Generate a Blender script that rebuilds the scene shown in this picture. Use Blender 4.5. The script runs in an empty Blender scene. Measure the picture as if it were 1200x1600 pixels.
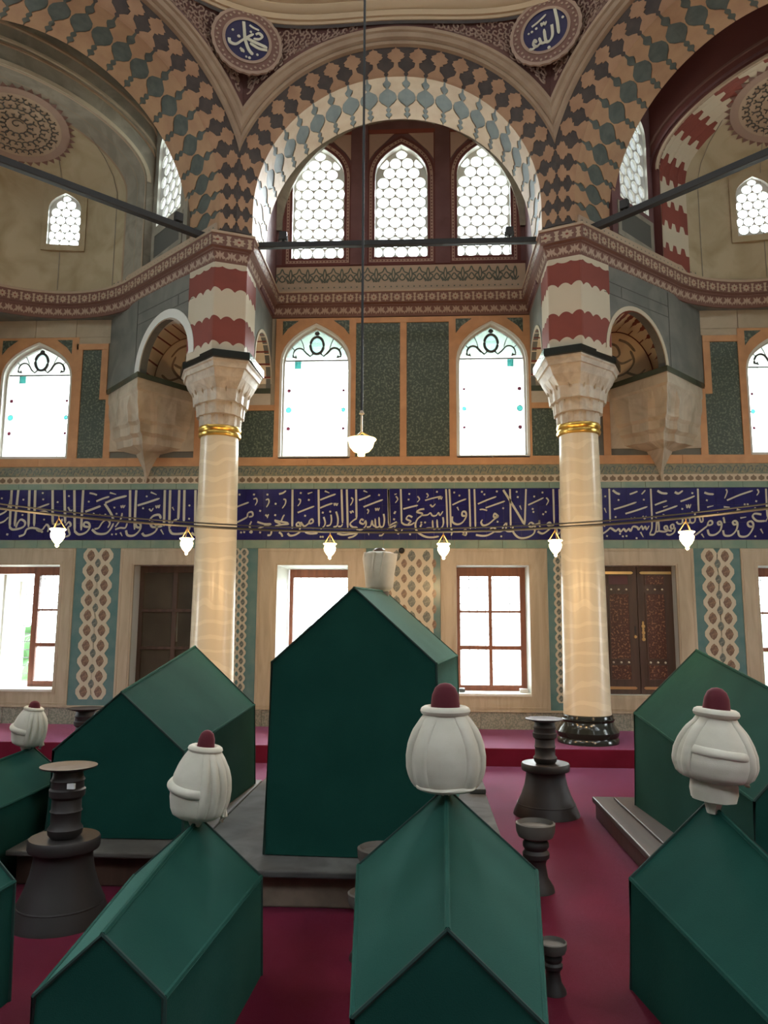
import bpy, bmesh, math, random
from mathutils import Vector, Matrix, noise
from mathutils.geometry import tessellate_polygon
random.seed(7)
SC = bpy.context.scene
COL = SC.collection
PI = math.pi
# ------------------------------------------------------------------ camera
cam_d = bpy.data.cameras.new('camera'); cam = bpy.data.objects.new('camera', cam_d); COL.objects.link(cam)
cam_d.sensor_fit = 'HORIZONTAL'; cam_d.sensor_width = 36.0; cam_d.lens = 36.0  # 1200 px focal length on 1200 px width
cam_d.clip_start = 0.05; cam_d.clip_end = 300
_r = Vector((0.99868177, 0.05107881, 0.00506753)); _d = Vector((-0.00221367, 0.14149299, -0.98993678)); _f = Vector((-0.05128182, 0.9886206, 0.14141954))
M = Matrix((( _r.x, -_d.x, -_f.x, 0.307), (_r.y, -_d.y, -_f.y, 0.0), (_r.z, -_d.z, -_f.z, 1.47), (0, 0, 0, 1)))
cam.matrix_world = M
SC.camera = cam
# ------------------------------------------------------------------ daylight
w = bpy.data.worlds.new('world'); SC.world = w; w.use_nodes = True
nt = w.node_tree; nt.nodes.clear()
bg = nt.nodes.new('ShaderNodeBackground'); wo = nt.nodes.new('ShaderNodeOutputWorld')
bg.inputs[0].default_value = (0.86, 0.95, 1.0, 1); bg.inputs[1].default_value = 15.5
nt.links.new(bg.outputs[0], wo.inputs[0])
SC.view_settings.view_transform = 'Standard'; SC.view_settings.look = 'None'
SC.view_settings.exposure = 0.0; SC.view_settings.gamma = 1.0; SC.view_settings.use_curve_mapping = False
SC.cycles.max_bounces = 8; SC.cycles.diffuse_bounces = 5; SC.cycles.glossy_bounces = 3
SC.cycles.transparent_max_bounces = 12; SC.cycles.transmission_bounces = 4
SC.cycles.sample_clamp_indirect = 6.0; SC.cycles.use_denoising = True
SC.cycles.caustics_reflective = False; SC.cycles.caustics_refractive = False
# hazy sun high behind the far wall, slightly from the right
sun_d = bpy.data.lights.new('hazy_sun', 'SUN'); sun_d.energy = 42.0; sun_d.angle = math.radians(38); sun_d.color = (0.95, 0.97, 1.0)
sun = bpy.data.objects.new('hazy_sun', sun_d); COL.objects.link(sun)
sun.rotation_euler = Vector((-0.16, -0.87, -0.46)).to_track_quat('-Z', 'Z').to_euler()
# light portals: they only tell the renderer where the daylight enters, one in each real window
def portal(loc, direction, w_, h_):
    l = bpy.data.lights.new('window_portal', 'AREA'); l.shape = 'RECTANGLE'; l.size = w_; l.size_y = h_
    l.cycles.is_portal = True
    o = bpy.data.objects.new('window_portal', l); COL.objects.link(o); o.location = loc
    o.rotation_euler = Vector(direction).to_track_quat('-Z', 'Z').to_euler()
    return o
# ------------------------------------------------------------------ materials
MT = {}
def mat(name, col, rough=0.6, metal=0.0, col2=None, scale=8.0, detail=4.0, bump=0.0, kind='noise', spec=0.5,
        sheen=0.0, sheen_tint=None, sheen_rough=0.4, lo=0.35, hi=0.65, coat=0.0, emit=None, dist=0.0, stretch=(1, 1, 1), bscale=None):
    m = bpy.data.materials.new(name); m.use_nodes = True; n = m.node_tree; b = n.nodes['Principled BSDF']
    b.inputs['Base Color'].default_value = (*col, 1); b.inputs['Roughness'].default_value = rough
    b.inputs['Metallic'].default_value = metal; b.inputs['Specular IOR Level'].default_value = spec
    b.inputs['Sheen Weight'].default_value = sheen; b.inputs['Sheen Roughness'].default_value = sheen_rough
    if name == 'carpet': b.inputs['Specular Tint'].default_value = (1, 0.42, 0.78, 1)
    if sheen_tint: b.inputs['Sheen Tint'].default_value = (*sheen_tint, 1)
    b.inputs['Coat Weight'].default_value = coat; b.inputs['Coat Roughness'].default_value = 0.08
    if emit: b.inputs['Emission Color'].default_value = (*emit[0], 1); b.inputs['Emission Strength'].default_value = emit[1]
    if col2 is not None or bump:
        tc = n.nodes.new('ShaderNodeTexCoord'); mp = n.nodes.new('ShaderNodeMapping'); mp.inputs['Scale'].default_value = stretch
        n.links.new(tc.outputs['Object'], mp.inputs['Vector'])
        if kind == 'noise':
            t = n.nodes.new('ShaderNodeTexNoise'); t.inputs['Scale'].default_value = scale; t.inputs['Detail'].default_value = detail
            t.inputs['Distortion'].default_value = dist; fo = t.outputs['Fac']
        elif kind == 'voronoi':
            t = n.nodes.new('ShaderNodeTexVoronoi'); t.inputs['Scale'].default_value = scale; fo = t.outputs['Distance']
        elif kind == 'vedge':
            t = n.nodes.new('ShaderNodeTexVoronoi'); t.feature = 'DISTANCE_TO_EDGE'; t.inputs['Scale'].default_value = scale; fo = t.outputs['Distance']
        elif kind == 'wave':
            t = n.nodes.new('ShaderNodeTexWave'); t.inputs['Scale'].default_value = scale; t.inputs['Distortion'].default_value = dist
            t.inputs['Detail'].default_value = detail; fo = t.outputs['Fac']; t.bands_direction = 'Z'
        n.links.new(mp.outputs[0], t.inputs['Vector'])
        if col2 is not None:
            r = n.nodes.new('ShaderNodeValToRGB'); r.color_ramp.elements[0].position = lo; r.color_ramp.elements[1].position = hi
            r.color_ramp.elements[0].color = (*col, 1); r.color_ramp.elements[1].color = (*col2, 1)
            n.links.new(fo, r.inputs[0]); n.links.new(r.outputs[0], b.inputs['Base Color'])
        if bump:
            if bscale:
                t2 = n.nodes.new('ShaderNodeTexNoise'); t2.inputs['Scale'].default_value = bscale; t2.inputs['Detail'].default_value = 3
                n.links.new(tc.outputs['Object'], t2.inputs['Vector']); fo = t2.outputs['Fac']
            bp = n.nodes.new('ShaderNodeBump'); bp.inputs['Strength'].default_value = bump; bp.inputs['Distance'].default_value = 0.01
            n.links.new(fo, bp.inputs['Height']); n.links.new(bp.outputs[0], b.inputs['Normal'])
    MT[name] = m; return m
def glass(name, tint, white=0.0):
    m = bpy.data.materials.new(name); m.use_nodes = True; n = m.node_tree; n.nodes.clear()
    o = n.nodes.new('ShaderNodeOutputMaterial'); t = n.nodes.new('ShaderNodeBsdfTransparent'); t.inputs[0].default_value = (*tint, 1)
    tr = n.nodes.new('ShaderNodeBsdfTranslucent'); tr.inputs[0].default_value = (*tint, 1)
    g = n.nodes.new('ShaderNodeBsdfGlossy'); g.inputs['Roughness'].default_value = 0.05
    mx = n.nodes.new('ShaderNodeMixShader'); mx.inputs[0].default_value = white
    m2 = n.nodes.new('ShaderNodeMixShader'); fr = n.nodes.new('ShaderNodeFresnel'); fr.inputs[0].default_value = 1.3
    n.links.new(t.outputs[0], mx.inputs[1]); n.links.new(tr.outputs[0], mx.inputs[2]); n.links.new(fr.outputs[0], m2.inputs[0])
    n.links.new(mx.outputs[0], m2.inputs[1]); n.links.new(g.outputs[0], m2.inputs[2]); n.links.new(m2.outputs[0], o.inputs[0])
    MT[name] = m; return m
mat('carpet', (0.095, 0.007, 0.017), 0.9, col2=(0.12, 0.009, 0.023), scale=3, bump=0.3, bscale=350, sheen=1.0, sheen_tint=(1, 0.45, 0.85), sheen_rough=0.2, spec=0.15)
mat('green_cloth', (0.0075, 0.046, 0.036), 0.9, col2=(0.010, 0.055, 0.043), scale=3, bump=0.2, bscale=260, sheen=0.25, sheen_tint=(0.4, 1, 0.82), sheen_rough=0.22, spec=0.08)
mat('green_piping', (0.003, 0.025, 0.02), 0.9)
mat('white_cloth', (0.53, 0.50, 0.41), 0.9, col2=(0.60, 0.57, 0.48), scale=9, bump=0.12, bscale=420, sheen=0.3)
mat('red_felt', (0.085, 0.006, 0.014), 0.9, sheen=0.2, sheen_tint=(1, .4, .5))
mat('marble', (0.50, 0.42, 0.32), 0.45, col2=(0.62, 0.54, 0.43), scale=2.2, dist=1.2, detail=6, bump=0.05)
mat('marble_frame', (0.52, 0.44, 0.33), 0.35, col2=(0.42, 0.34, 0.24), scale=1.6, dist=1.5, detail=8, stretch=(5, 5, 0.7))
mat('column_marble', (0.74, 0.65, 0.47), 0.28, col2=(0.67, 0.58, 0.41), scale=1.7, dist=9.0, detail=2, kind='wave', lo=0.15, hi=0.0)
mat('capital_marble', (0.55, 0.50, 0.41), 0.6, col2=(0.40, 0.35, 0.28), scale=7, dist=1.0, bump=0.3)
mat('bracket_marble', (0.56, 0.48, 0.37), 0.55, col2=(0.36, 0.29, 0.20), scale=2.4, dist=1.6, detail=7, bump=0.1, lo=0.42, hi=0.75)
mat('beige_stone', (0.42, 0.35, 0.25), 0.75, col2=(0.50, 0.42, 0.31), scale=3, dist=0.8, detail=6)
mat('dome_plaster', (0.46, 0.38, 0.25), 0.8, col2=(0.34, 0.27, 0.155), scale=2.3, dist=0.8, detail=7, lo=0.42, hi=0.72)
mat('orange_marble', (0.62, 0.33, 0.155), 0.5, col2=(0.52, 0.27, 0.125), scale=6, detail=6)
mat('green_tile', (0.055, 0.078, 0.058), 0.42, col2=(0.17, 0.20, 0.145), scale=38, kind='noise', detail=1.5, lo=0.50, hi=0.66)
mat('turquoise_tile', (0.19, 0.29, 0.23), 0.25, col2=(0.26, 0.33, 0.25), scale=5, detail=5)
mat('teal_tile', (0.10, 0.20, 0.205), 0.22, col2=(0.14, 0.235, 0.23), scale=6, detail=5)
mat('dado_tile', (0.20, 0.21, 0.18), 0.35, col2=(0.34, 0.32, 0.27), scale=55, detail=2, lo=0.42, hi=0.58)
mat('blue_tile', (0.016, 0.013, 0.095), 0.16, col2=(0.022, 0.019, 0.13), scale=4)
mat('script_white', (0.58, 0.56, 0.45), 0.3)
mat('med_blue', (0.014, 0.014, 0.065), 0.5)
mat('lattice_cream', (0.58, 0.52, 0.40), 0.25)
mat('cell_brown', (0.19, 0.13, 0.10), 0.25, col2=(0.30, 0.20, 0.14), scale=40, detail=1, lo=.5, hi=.6)
mat('cell_grey', (0.13, 0.15, 0.14), 0.25, col2=(0.24, 0.25, 0.21), scale=40, detail=1, lo=.5, hi=.6)
mat('strip_green', (0.17, 0.19, 0.135), 0.4, col2=(0.27, 0.24, 0.15), scale=30, detail=2, lo=.45, hi=.55)
mat('crenel_brown', (0.20, 0.14, 0.085), 0.4)
mat('lunette_cream', (0.82, 0.70, 0.52), 0.6)  # whitened colour stands in for light missing inside the little arches
mat('crenel_cream', (0.60, 0.50, 0.36), 0.4)
mat('peach_stone', (0.40, 0.235, 0.135), 0.7, col2=(0.33, 0.185, 0.105), scale=5)
mat('orange_stone', (0.42, 0.25, 0.135), 0.7, col2=(0.36, 0.20, 0.11), scale=5)
mat('cream_stone', (0.50, 0.37, 0.235), 0.7, col2=(0.44, 0.31, 0.19), scale=5)
mat('dark_stone', (0.045, 0.034, 0.03), 0.65, col2=(0.065, 0.048, 0.04), scale=9)
mat('slate_stone', (0.06, 0.075, 0.065), 0.65, col2=(0.09, 0.105, 0.092), scale=9)
mat('arch_frame', (0.36, 0.255, 0.17), 0.7, col2=(0.30, 0.205, 0.135), scale=4)
mat('pendentive_maroon', (0.10, 0.038, 0.030), 0.75)
mat('scroll_pink', (0.33, 0.225, 0.17), 0.7)
mat('ring_beige', (0.50, 0.37, 0.235), 0.7)
mat('maroon_paint', (0.12, 0.032, 0.028), 0.75)
mat('violet_paint', (0.15, 0.07, 0.07), 0.75, col2=(0.12, 0.05, 0.052), scale=4)
mat('pink_paint', (0.38, 0.25, 0.20), 0.75)
mat('red_paint', (0.22, 0.046, 0.030), 0.7, col2=(0.19, 0.04, 0.027), scale=3)
mat('pale_paint', (0.55, 0.48, 0.36), 0.7)
mat('grey_marble_paint', (0.225, 0.205, 0.165), 0.75, col2=(0.30, 0.27, 0.215), scale=2.2, dist=2.5, detail=5, lo=.4, hi=.62)
mat('grey_stone', (0.13, 0.135, 0.12), 0.75, col2=(0.19, 0.19, 0.165), scale=2.2, dist=1.2, detail=5)
mat('grey_dark', (0.085, 0.085, 0.075), 0.75)
mat('cornice_maroon', (0.17, 0.085, 0.065), 0.7)
mat('cornice_pink', (0.34, 0.235, 0.185), 0.7)
mat('palmette_pink', (0.42, 0.31, 0.24), 0.7)
mat('cornice_tan', (0.44, 0.33, 0.235), 0.7)
mat('crest_dark', (0.10, 0.115, 0.09), 0.6)
mat('black_marble', (0.018, 0.022, 0.02), 0.15)
mat('black_green_marble', (0.055, 0.068, 0.045), 0.2)
mat('gold', (0.75, 0.48, 0.12), 0.28, metal=1.0)
mat('brass', (0.75, 0.55, 0.25), 0.3, metal=1.0)
mat('iron', (0.02, 0.02, 0.02), 0.6)
mat('iron_grid', (0.10, 0.10, 0.10), 0.6)
mat('bronze', (0.034, 0.028, 0.028), 0.55, col2=(0.035, 0.030, 0.028), scale=5, metal=0.35, bump=0.1)
mat('old_stone', (0.10, 0.09, 0.078), 0.75, col2=(0.06, 0.052, 0.045), scale=4, detail=6, bump=0.15)
mat('slab_stone', (0.105, 0.105, 0.10), 0.9, spec=0.15, col2=(0.06, 0.057, 0.055), scale=4, detail=6, dist=.6)
mat('slab_rough', (0.22, 0.165, 0.12), 0.85, col2=(0.11, 0.08, 0.058), scale=5, detail=7, bump=0.3)
mat('dark_wood', (0.055, 0.032, 0.022), 0.4, col2=(0.085, 0.05, 0.035), scale=3, stretch=(6, 6, .6))
mat('slab_wood', (0.055, 0.040, 0.034), 0.55, col2=(0.038, 0.027, 0.023), scale=3, stretch=(6, .6, 6))
mat('door_carved', (0.075, 0.024, 0.014), 0.45, col2=(0.30, 0.15, 0.075), scale=42, detail=1.5, lo=0.54, hi=0.66, bump=0.3)
mat('case_glass', (0.055, 0.045, 0.032), 0.12, col2=(0.085, 0.07, 0.05), scale=2)
mat('window_wood', (0.25, 0.085, 0.045), 0.45, col2=(0.18, 0.06, 0.035), scale=4, stretch=(6, 6, .6))
mat('reveal_white', (0.74, 0.75, 0.70), 0.6)
mat('gypsum', (0.60, 0.60, 0.57), 0.7)
mat('lead', (0.05, 0.055, 0.06), 0.5)
mat('plaster', (0.42, 0.36, 0.27), 0.8)
mat('rear_tile', (0.10, 0.12, 0.12), 0.4, col2=(0.17, 0.16, 0.13), scale=6)
mat('pearl', (0.75, 0.68, 0.55), 0.2)
mat('bulb', (1, 0.9, 0.7), 0.3, emit=((1.0, 0.74, 0.38), 16.0))
mat('bowl_lit', (1, 0.9, 0.6), 0.3, emit=((1.0, 0.78, 0.36), 3.2))
mat('chain_gold', (0.65, 0.42, 0.15), 0.35, metal=0.8)
mat('pavement', (0.42, 0.42, 0.38), 0.8)
mat('garden_green', (0.10, 0.20, 0.09), 0.8)
mat('label_white', (0.7, 0.7, 0.7), 0.5)
glass('clear_glass', (0.96, 0.98, 0.97), 0.12)
glass('aqua_glass', (0.85, 0.96, 0.98), 0.1)
glass('pale_glass', (0.55, 0.615, 0.60), 0.12)
glass('hazy_glass', (0.8, 0.82, 0.82), 0.12)
glass('teal_glass', (0.16, 0.36, 0.35), 0.2)
glass('red_glass', (0.16, 0.07, 0.09), 0.2)
glass('amber_glass', (0.22, 0.20, 0.10), 0.2)
# ------------------------------------------------------------------ helpers
class MB:
    def __init__(s): s.v = []; s.f = []; s.m = []
    def add(s, vs, fs, mi=0):
        k = len(s.v); s.v += [tuple(p) for p in vs]; s.f += [tuple(i + k for i in f) for f in fs]; s.m += [mi] * len(fs)
    def box(s, x0, x1, y0, y1, z0, z1, mi=0):
        s.add([(x0, y0, z0), (x1, y0, z0), (x1, y1, z0), (x0, y1, z0), (x0, y0, z1), (x1, y0, z1), (x1, y1, z1), (x0, y1, z1)],
              [(0, 3, 2, 1), (4, 5, 6, 7), (0, 1, 5, 4), (1, 2, 6, 5), (2, 3, 7, 6), (3, 0, 4, 7)], mi)
    def lathe(s, prof, n=32, c=(0, 0, 0), mi=0, fn=None):
        k = []
        for (r, z) in prof:
            for i in range(n):
                a = 2 * PI * i / n; rr = r * (fn(a, z) if fn else 1)
                k.append((c[0] + rr * math.cos(a), c[1] + rr * math.sin(a), c[2] + z))
        f = []
        for j in range(len(prof) - 1):
            for i in range(n):
                i2 = (i + 1) % n; f.append((j * n + i, j * n + i2, (j + 1) * n + i2, (j + 1) * n + i))
        f.append(tuple(reversed(range(n)))); f.append(tuple(range((len(prof) - 1) * n, len(prof) * n)))
        s.add(k, f, mi)
    def tube(s, pts, r, n=8, closed=False, mi=0, rz=None):
        P = [Vector(p) for p in pts]; N = len(P); k = []; up = Vector((0, 0, 1))
        for i, p in enumerate(P):
            a = P[(i - 1) % N] if (closed or i > 0) else p; b = P[(i + 1) % N] if (closed or i < N - 1) else p
            t = (b - a).normalized(); u = t.cross(up)
            if u.length < 0.1: u = t.cross(Vector((1, 0, 0)))
            u.normalize(); q = u.cross(t)
            ri = r[i] if isinstance(r, (list, tuple)) else r
            for j in range(n):
                an = 2 * PI * j / n; k.append(p + u * math.cos(an) * ri + q * math.sin(an) * (ri if rz is None else rz))
        f = []
        for i in range(N if closed else N - 1):
            i2 = (i + 1) % N
            for j in range(n):
                j2 = (j + 1) % n; f.append((i * n + j, i * n + j2, i2 * n + j2, i2 * n + j))
        if not closed: f += [tuple(reversed(range(n))), tuple(range((N - 1) * n, N * n))]
        s.add(k, f, mi)
    def prism(s, poly, fn, d0, d1, mi=0, cap0=False):
        """poly: 2D list, fn(u,v,d)->3D; extruded from depth d0 (back) to d1 (front)"""
        n = len(poly); k = [fn(u, v, d1) for u, v in poly] + [fn(u, v, d0) for u, v in poly]
        tri = tessellate_polygon([[Vector((u, v, 0)) for u, v in poly]])
        f = [tuple(t) for t in tri] + [(i, (i + 1) % n, n + (i + 1) % n, n + i) for i in range(n)]
        if cap0: f += [tuple(n + i for i in reversed(t)) for t in tri]
        s.add(k, f, mi)
    def plate(s, outer, holes, fn, d0, d1, mi=0, mr=None, back=True):
        """flat plate with holes, thickness d0..d1 (d1 = visible front)"""
        loops = [outer] + holes; flat = [p for l in loops for p in l]; n = len(flat)
        tri = tessellate_polygon([[Vector((u, v, 0)) for u, v in l] for l in loops])
        k = [fn(u, v, d1) for u, v in flat] + [fn(u, v, d0) for u, v in flat]
        s.add(k, [tuple(t) for t in tri] + ([tuple(n + i for i in t) for t in tri] if back else []), mi)
        o = 0; base = len(s.v) - 2 * n
        for l in loops:
            m = len(l); fs = [(base + o + i, base + o + (i + 1) % m, base + n + o + (i + 1) % m, base + n + o + i) for i in range(m)]
            s.f += fs; s.m += [(mr if mr is not None and l is not outer else mi)] * m; o += m
    def grid(s, fn, nu, nv, mi=0, skip=None):
        k = [fn(i / nu, j / nv) for j in range(nv + 1) for i in range(nu + 1)]; f = []
        for j in range(nv):
            for i in range(nu):
                if skip and skip((i + .5) / nu, (j + .5) / nv): continue
                a = j * (nu + 1) + i; f.append((a, a + 1, a + nu + 2, a + nu + 1))
        s.add(k, f, mi)
    def mesh(s, name, mats, smooth=False):
        me = bpy.data.meshes.new(name); me.from_pydata(s.v, [], s.f)
        for m in (mats if isinstance(mats, (list, tuple)) else [mats]): me.materials.append(MT[m])
        me.polygons.foreach_set('material_index', s.m)
        bm = bmesh.new(); bm.from_mesh(me); bmesh.ops.recalc_face_normals(bm, faces=bm.faces)
        if smooth:
            for e in bm.edges:
                e.smooth = not (len(e.link_faces) == 2 and e.calc_face_angle(0) > 0.7)
            for f in bm.faces: f.smooth = True
        bm.to_mesh(me); bm.free(); me.update()
        return me
    def build(s, name, mats, parent=None, smooth=False, loc=None, rz=0):
        o = bpy.data.objects.new(name, s.mesh(name, mats, smooth)); COL.objects.link(o)
        if parent: o.parent = parent
        if loc: o.location = loc
        if rz: o.rotation_euler[2] = rz
        return o
def tag(o, label=None, cat=None, group=None, kind=None):
    if label: o['label'] = label
    if cat: o['category'] = cat
    if group: o['group'] = group
    if kind: o['kind'] = kind
    return o
def empty(name, loc=(0, 0, 0), rz=0):
    o = bpy.data.objects.new(name, None); COL.objects.link(o); o.location = loc; o.rotation_euler[2] = rz; o.empty_display_size = .1
    return o
def thing(name, label, cat, loc=(0, 0, 0), rz=0, group=None): return tag(empty(name, loc, rz), label, cat, group)
def bevel(o, wd=0.006, seg=2):
    m = o.modifiers.new('bevel', 'BEVEL'); m.width = wd; m.segments = seg; m.limit_method = 'ANGLE'; m.angle_limit = 0.6
    return o
def copy_tree(o, parent=None, label=None):
    c = o.copy(); COL.objects.link(c)
    if parent: c.parent = parent
    if label: c['label'] = label
    for ch in list(o.children): copy_tree(ch, c)
    return c
YO, YW, AP = 3.7, 9.7, 5.07          # room centre (y), back wall plane, apothem of the column octagon
def WF(u, v, d): return (u, YW - d, v)   # back wall mapping: u = x, v = z, d = how far it stands proud of the wall
def rect(x0, x1, z0, z1): return [(x0, z0), (x1, z0), (x1, z1), (x0, z1)]
def arch_pts(x0, x1, z0, zs, za, n=10, rev=False):
    """pointed arch outline: sill z0, spring zs, apex za"""
    c = (x0 + x1) / 2; h = (x1 - x0) / 2; P = [(x0, z0), (x1, z0)]; H = za - zs
    for i in range(n + 1):
        t = math.sin(i / n * PI / 2) if i < n else 1.0
        P.append((c + h * (1 - t ** 2.8), zs + H * t))
    R = [(2 * c - x, z) for x, z in P[2:-1]][::-1]
    return P + R
def offset_poly(P, d):
    n = len(P); out = []
    A = sum(P[i][0] * P[(i + 1) % n][1] - P[(i + 1) % n][0] * P[i][1] for i in range(n))
    sgn = 1 if A > 0 else -1
    for i in range(n):
        a, b, c = Vector(P[i - 1]), Vector(P[i]), Vector(P[(i + 1) % n])
        e1 = (b - a).normalized(); e2 = (c - b).normalized(); n1 = Vector((e1.y, -e1.x)) * sgn; n2 = Vector((e2.y, -e2.x)) * sgn
        m = (n1 + n2); m = m / max(0.3, m.length_squared) * 2; out.append((b.x + m.x * d, b.y + m.y * d))
    return out

# ================================================================== SETTING
fl = MB(); fl.box(-6.9, 6.9, -3.2, 8.27, -0.3, 0.0); tag(fl.build('floor', 'carpet'), kind='structure')
st = MB(); st.box(-6.9, 6.9, 8.25, 9.75, -0.3, 0.18); stp = st.build('step_platform', 'carpet'); tag(stp, kind='structure'); bevel(stp, .012, 3)
g = MB(); g.box(-40, 40, -40, 60, -0.9, -0.75); tag(g.build('ground', 'pavement'), kind='structure')
for gi, (gx0, gx1) in enumerate(((-12.5, -7.6), (-4.9, -2.0), (3.2, 9))):
    hm = MB(); hm.grid(lambda u, v: (gx0 + (gx1 - gx0) * u + .25 * noise.noise((u * 9, v * 7, gi)), 15.5 + .5 * noise.noise((u * 7, v * 9, 3)), -.8 + (2.3 + .5 * noise.noise((u * 5, 0, gi))) * v), 40, 16)
    tag(hm.build('hedge', 'garden_green'), ['clipped green hedge outside the leftmost window', 'clipped green hedge outside beyond the window left of the tall cenotaph', 'clipped green hedge outside beyond the carved door wall'][gi], 'hedge')

# ---- back wall with its real openings
LOW = [(-5.45, -4.376), (-1.548, -0.65), (0.72, 1.622), (4.418, 5.5)]
DOOR = [(-3.40, -2.50), (2.53, 3.42)]
UPW = [(-5.33, -4.405, 3.60, 4.62, 5.15), (-1.552, -0.665, 3.585, 4.78, 5.36), (0.762, 1.644, 3.585, 4.78, 5.36), (4.45, 5.36, 3.60, 4.62, 5.15)]
holes = [rect(a, b, 0.60, 2.175) for a, b in LOW + DOOR] + [arch_pts(*u) for u in UPW]
mb = MB(); mb.plate(rect(-7.1, 7.1, -0.3, 5.55), holes, WF, -1.25, 0.0, 0, 1)
wall = tag(mb.build('wall_back', ['plaster', 'reveal_white']), kind='structure')
for nm, sx in (('wall_left', -1), ('wall_right', 1)):
    m = MB(); fn = lambda u, v, d, sx=sx: (sx * (6.0 + d), u, v)
    hs = [rect(y - .45, y + .45, .6, 2.17) for y in (7.5,)] + [arch_pts(y - .44, y + .44, 3.6, 4.7, 5.2) for y in (7.5,)]
    m.plate(rect(-3.2, 9.72, -.3, 5.55), hs, fn, 1.0, 0.0, 0, 1); tag(m.build(nm, ['rear_tile', 'reveal_white']), kind='structure')
    for y in (7.5,):
        portal((sx * 6.95, y, 1.39), (-sx, 0, 0), .9, 1.57); portal((sx * 6.95, y, 4.4), (-sx, 0, 0), .88, 1.6)
m = MB(); m.plate(rect(-7.1, 7.1, -.3, 5.55), [rect(-.6, .6, 0.02, 2.1)], lambda u, v, d: (u, -3.2 - d, v), .5, 0); m.box(-.6, .6, -3.5, -3.3, 0, 2.1)
tag(m.build('wall_front', 'rear_tile'), kind='structure')
for a, b in LOW: portal(((a + b) / 2, YW + 1.22, 1.39), (0, -1, 0), b - a, 1.57)
for u in UPW: portal(((u[0] + u[1]) / 2, YW + 1.22, 4.45), (0, -1, 0), u[1] - u[0], 1.7)

# ---- claddings of the back wall (children of the wall)
def wpart(name, m, mats, kind=None, smooth=False):
    o = m.build(name, mats, wall, smooth)
    if kind: o['kind'] = kind
    return o
def wbox(name, x0, x1, z0, z1, d, mt, bv=0.0):
    m = MB(); m.box(x0, x1, YW - d, YW + .01, z0, z1); o = wpart(name, m, mt)
    if bv: bevel(o, bv)
    return o
# marble surrounds of lower openings, each with an inner bead
for (a, b), (A, B) in zip(LOW + DOOR, [(-5.65, -4.179), (-1.80, -0.42), (0.519, 1.85), (4.215, 5.7), (-3.587, -2.33), (2.33, 3.647)]):
    m = MB(); m.plate(rect(A, B, .41, 2.39), [rect(a, b, .60, 2.175)], WF, -.01, .03)
    o = wpart('marble_surround', m, 'marble_frame'); bevel(o, .006)
    m = MB(); m.plate(rect(a - .045, b + .045, .555, 2.22), [rect(a - .022, b + .022, .578, 2.197)], WF, .02, .038)
    oo = m.build('bead', 'marble_frame', o)
    m = MB(); m.plate(rect(A + .02, B - .02, .43, 2.37), [rect(A + .035, B - .035, .445, 2.355)], WF, .02, .037); m.build('bead', 'marble_frame', o)
# dado, tile strips
x = -5.9
while x < 5.9:
    wbox('dado_tile', x + .002, x + .298, .18, .385, .022, 'dado_tile'); wbox('turquoise_tile', x + .002, x + .298, 2.392, 2.494, .018, 'turquoise_tile')
    wbox('turquoise_tile', x + .002, x + .298, 3.158, 3.235, .018, 'turquoise_tile'); x += .30
wbox('marble_ledge', -5.95, 5.95, .385, .41, .04, 'marble_frame')
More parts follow.
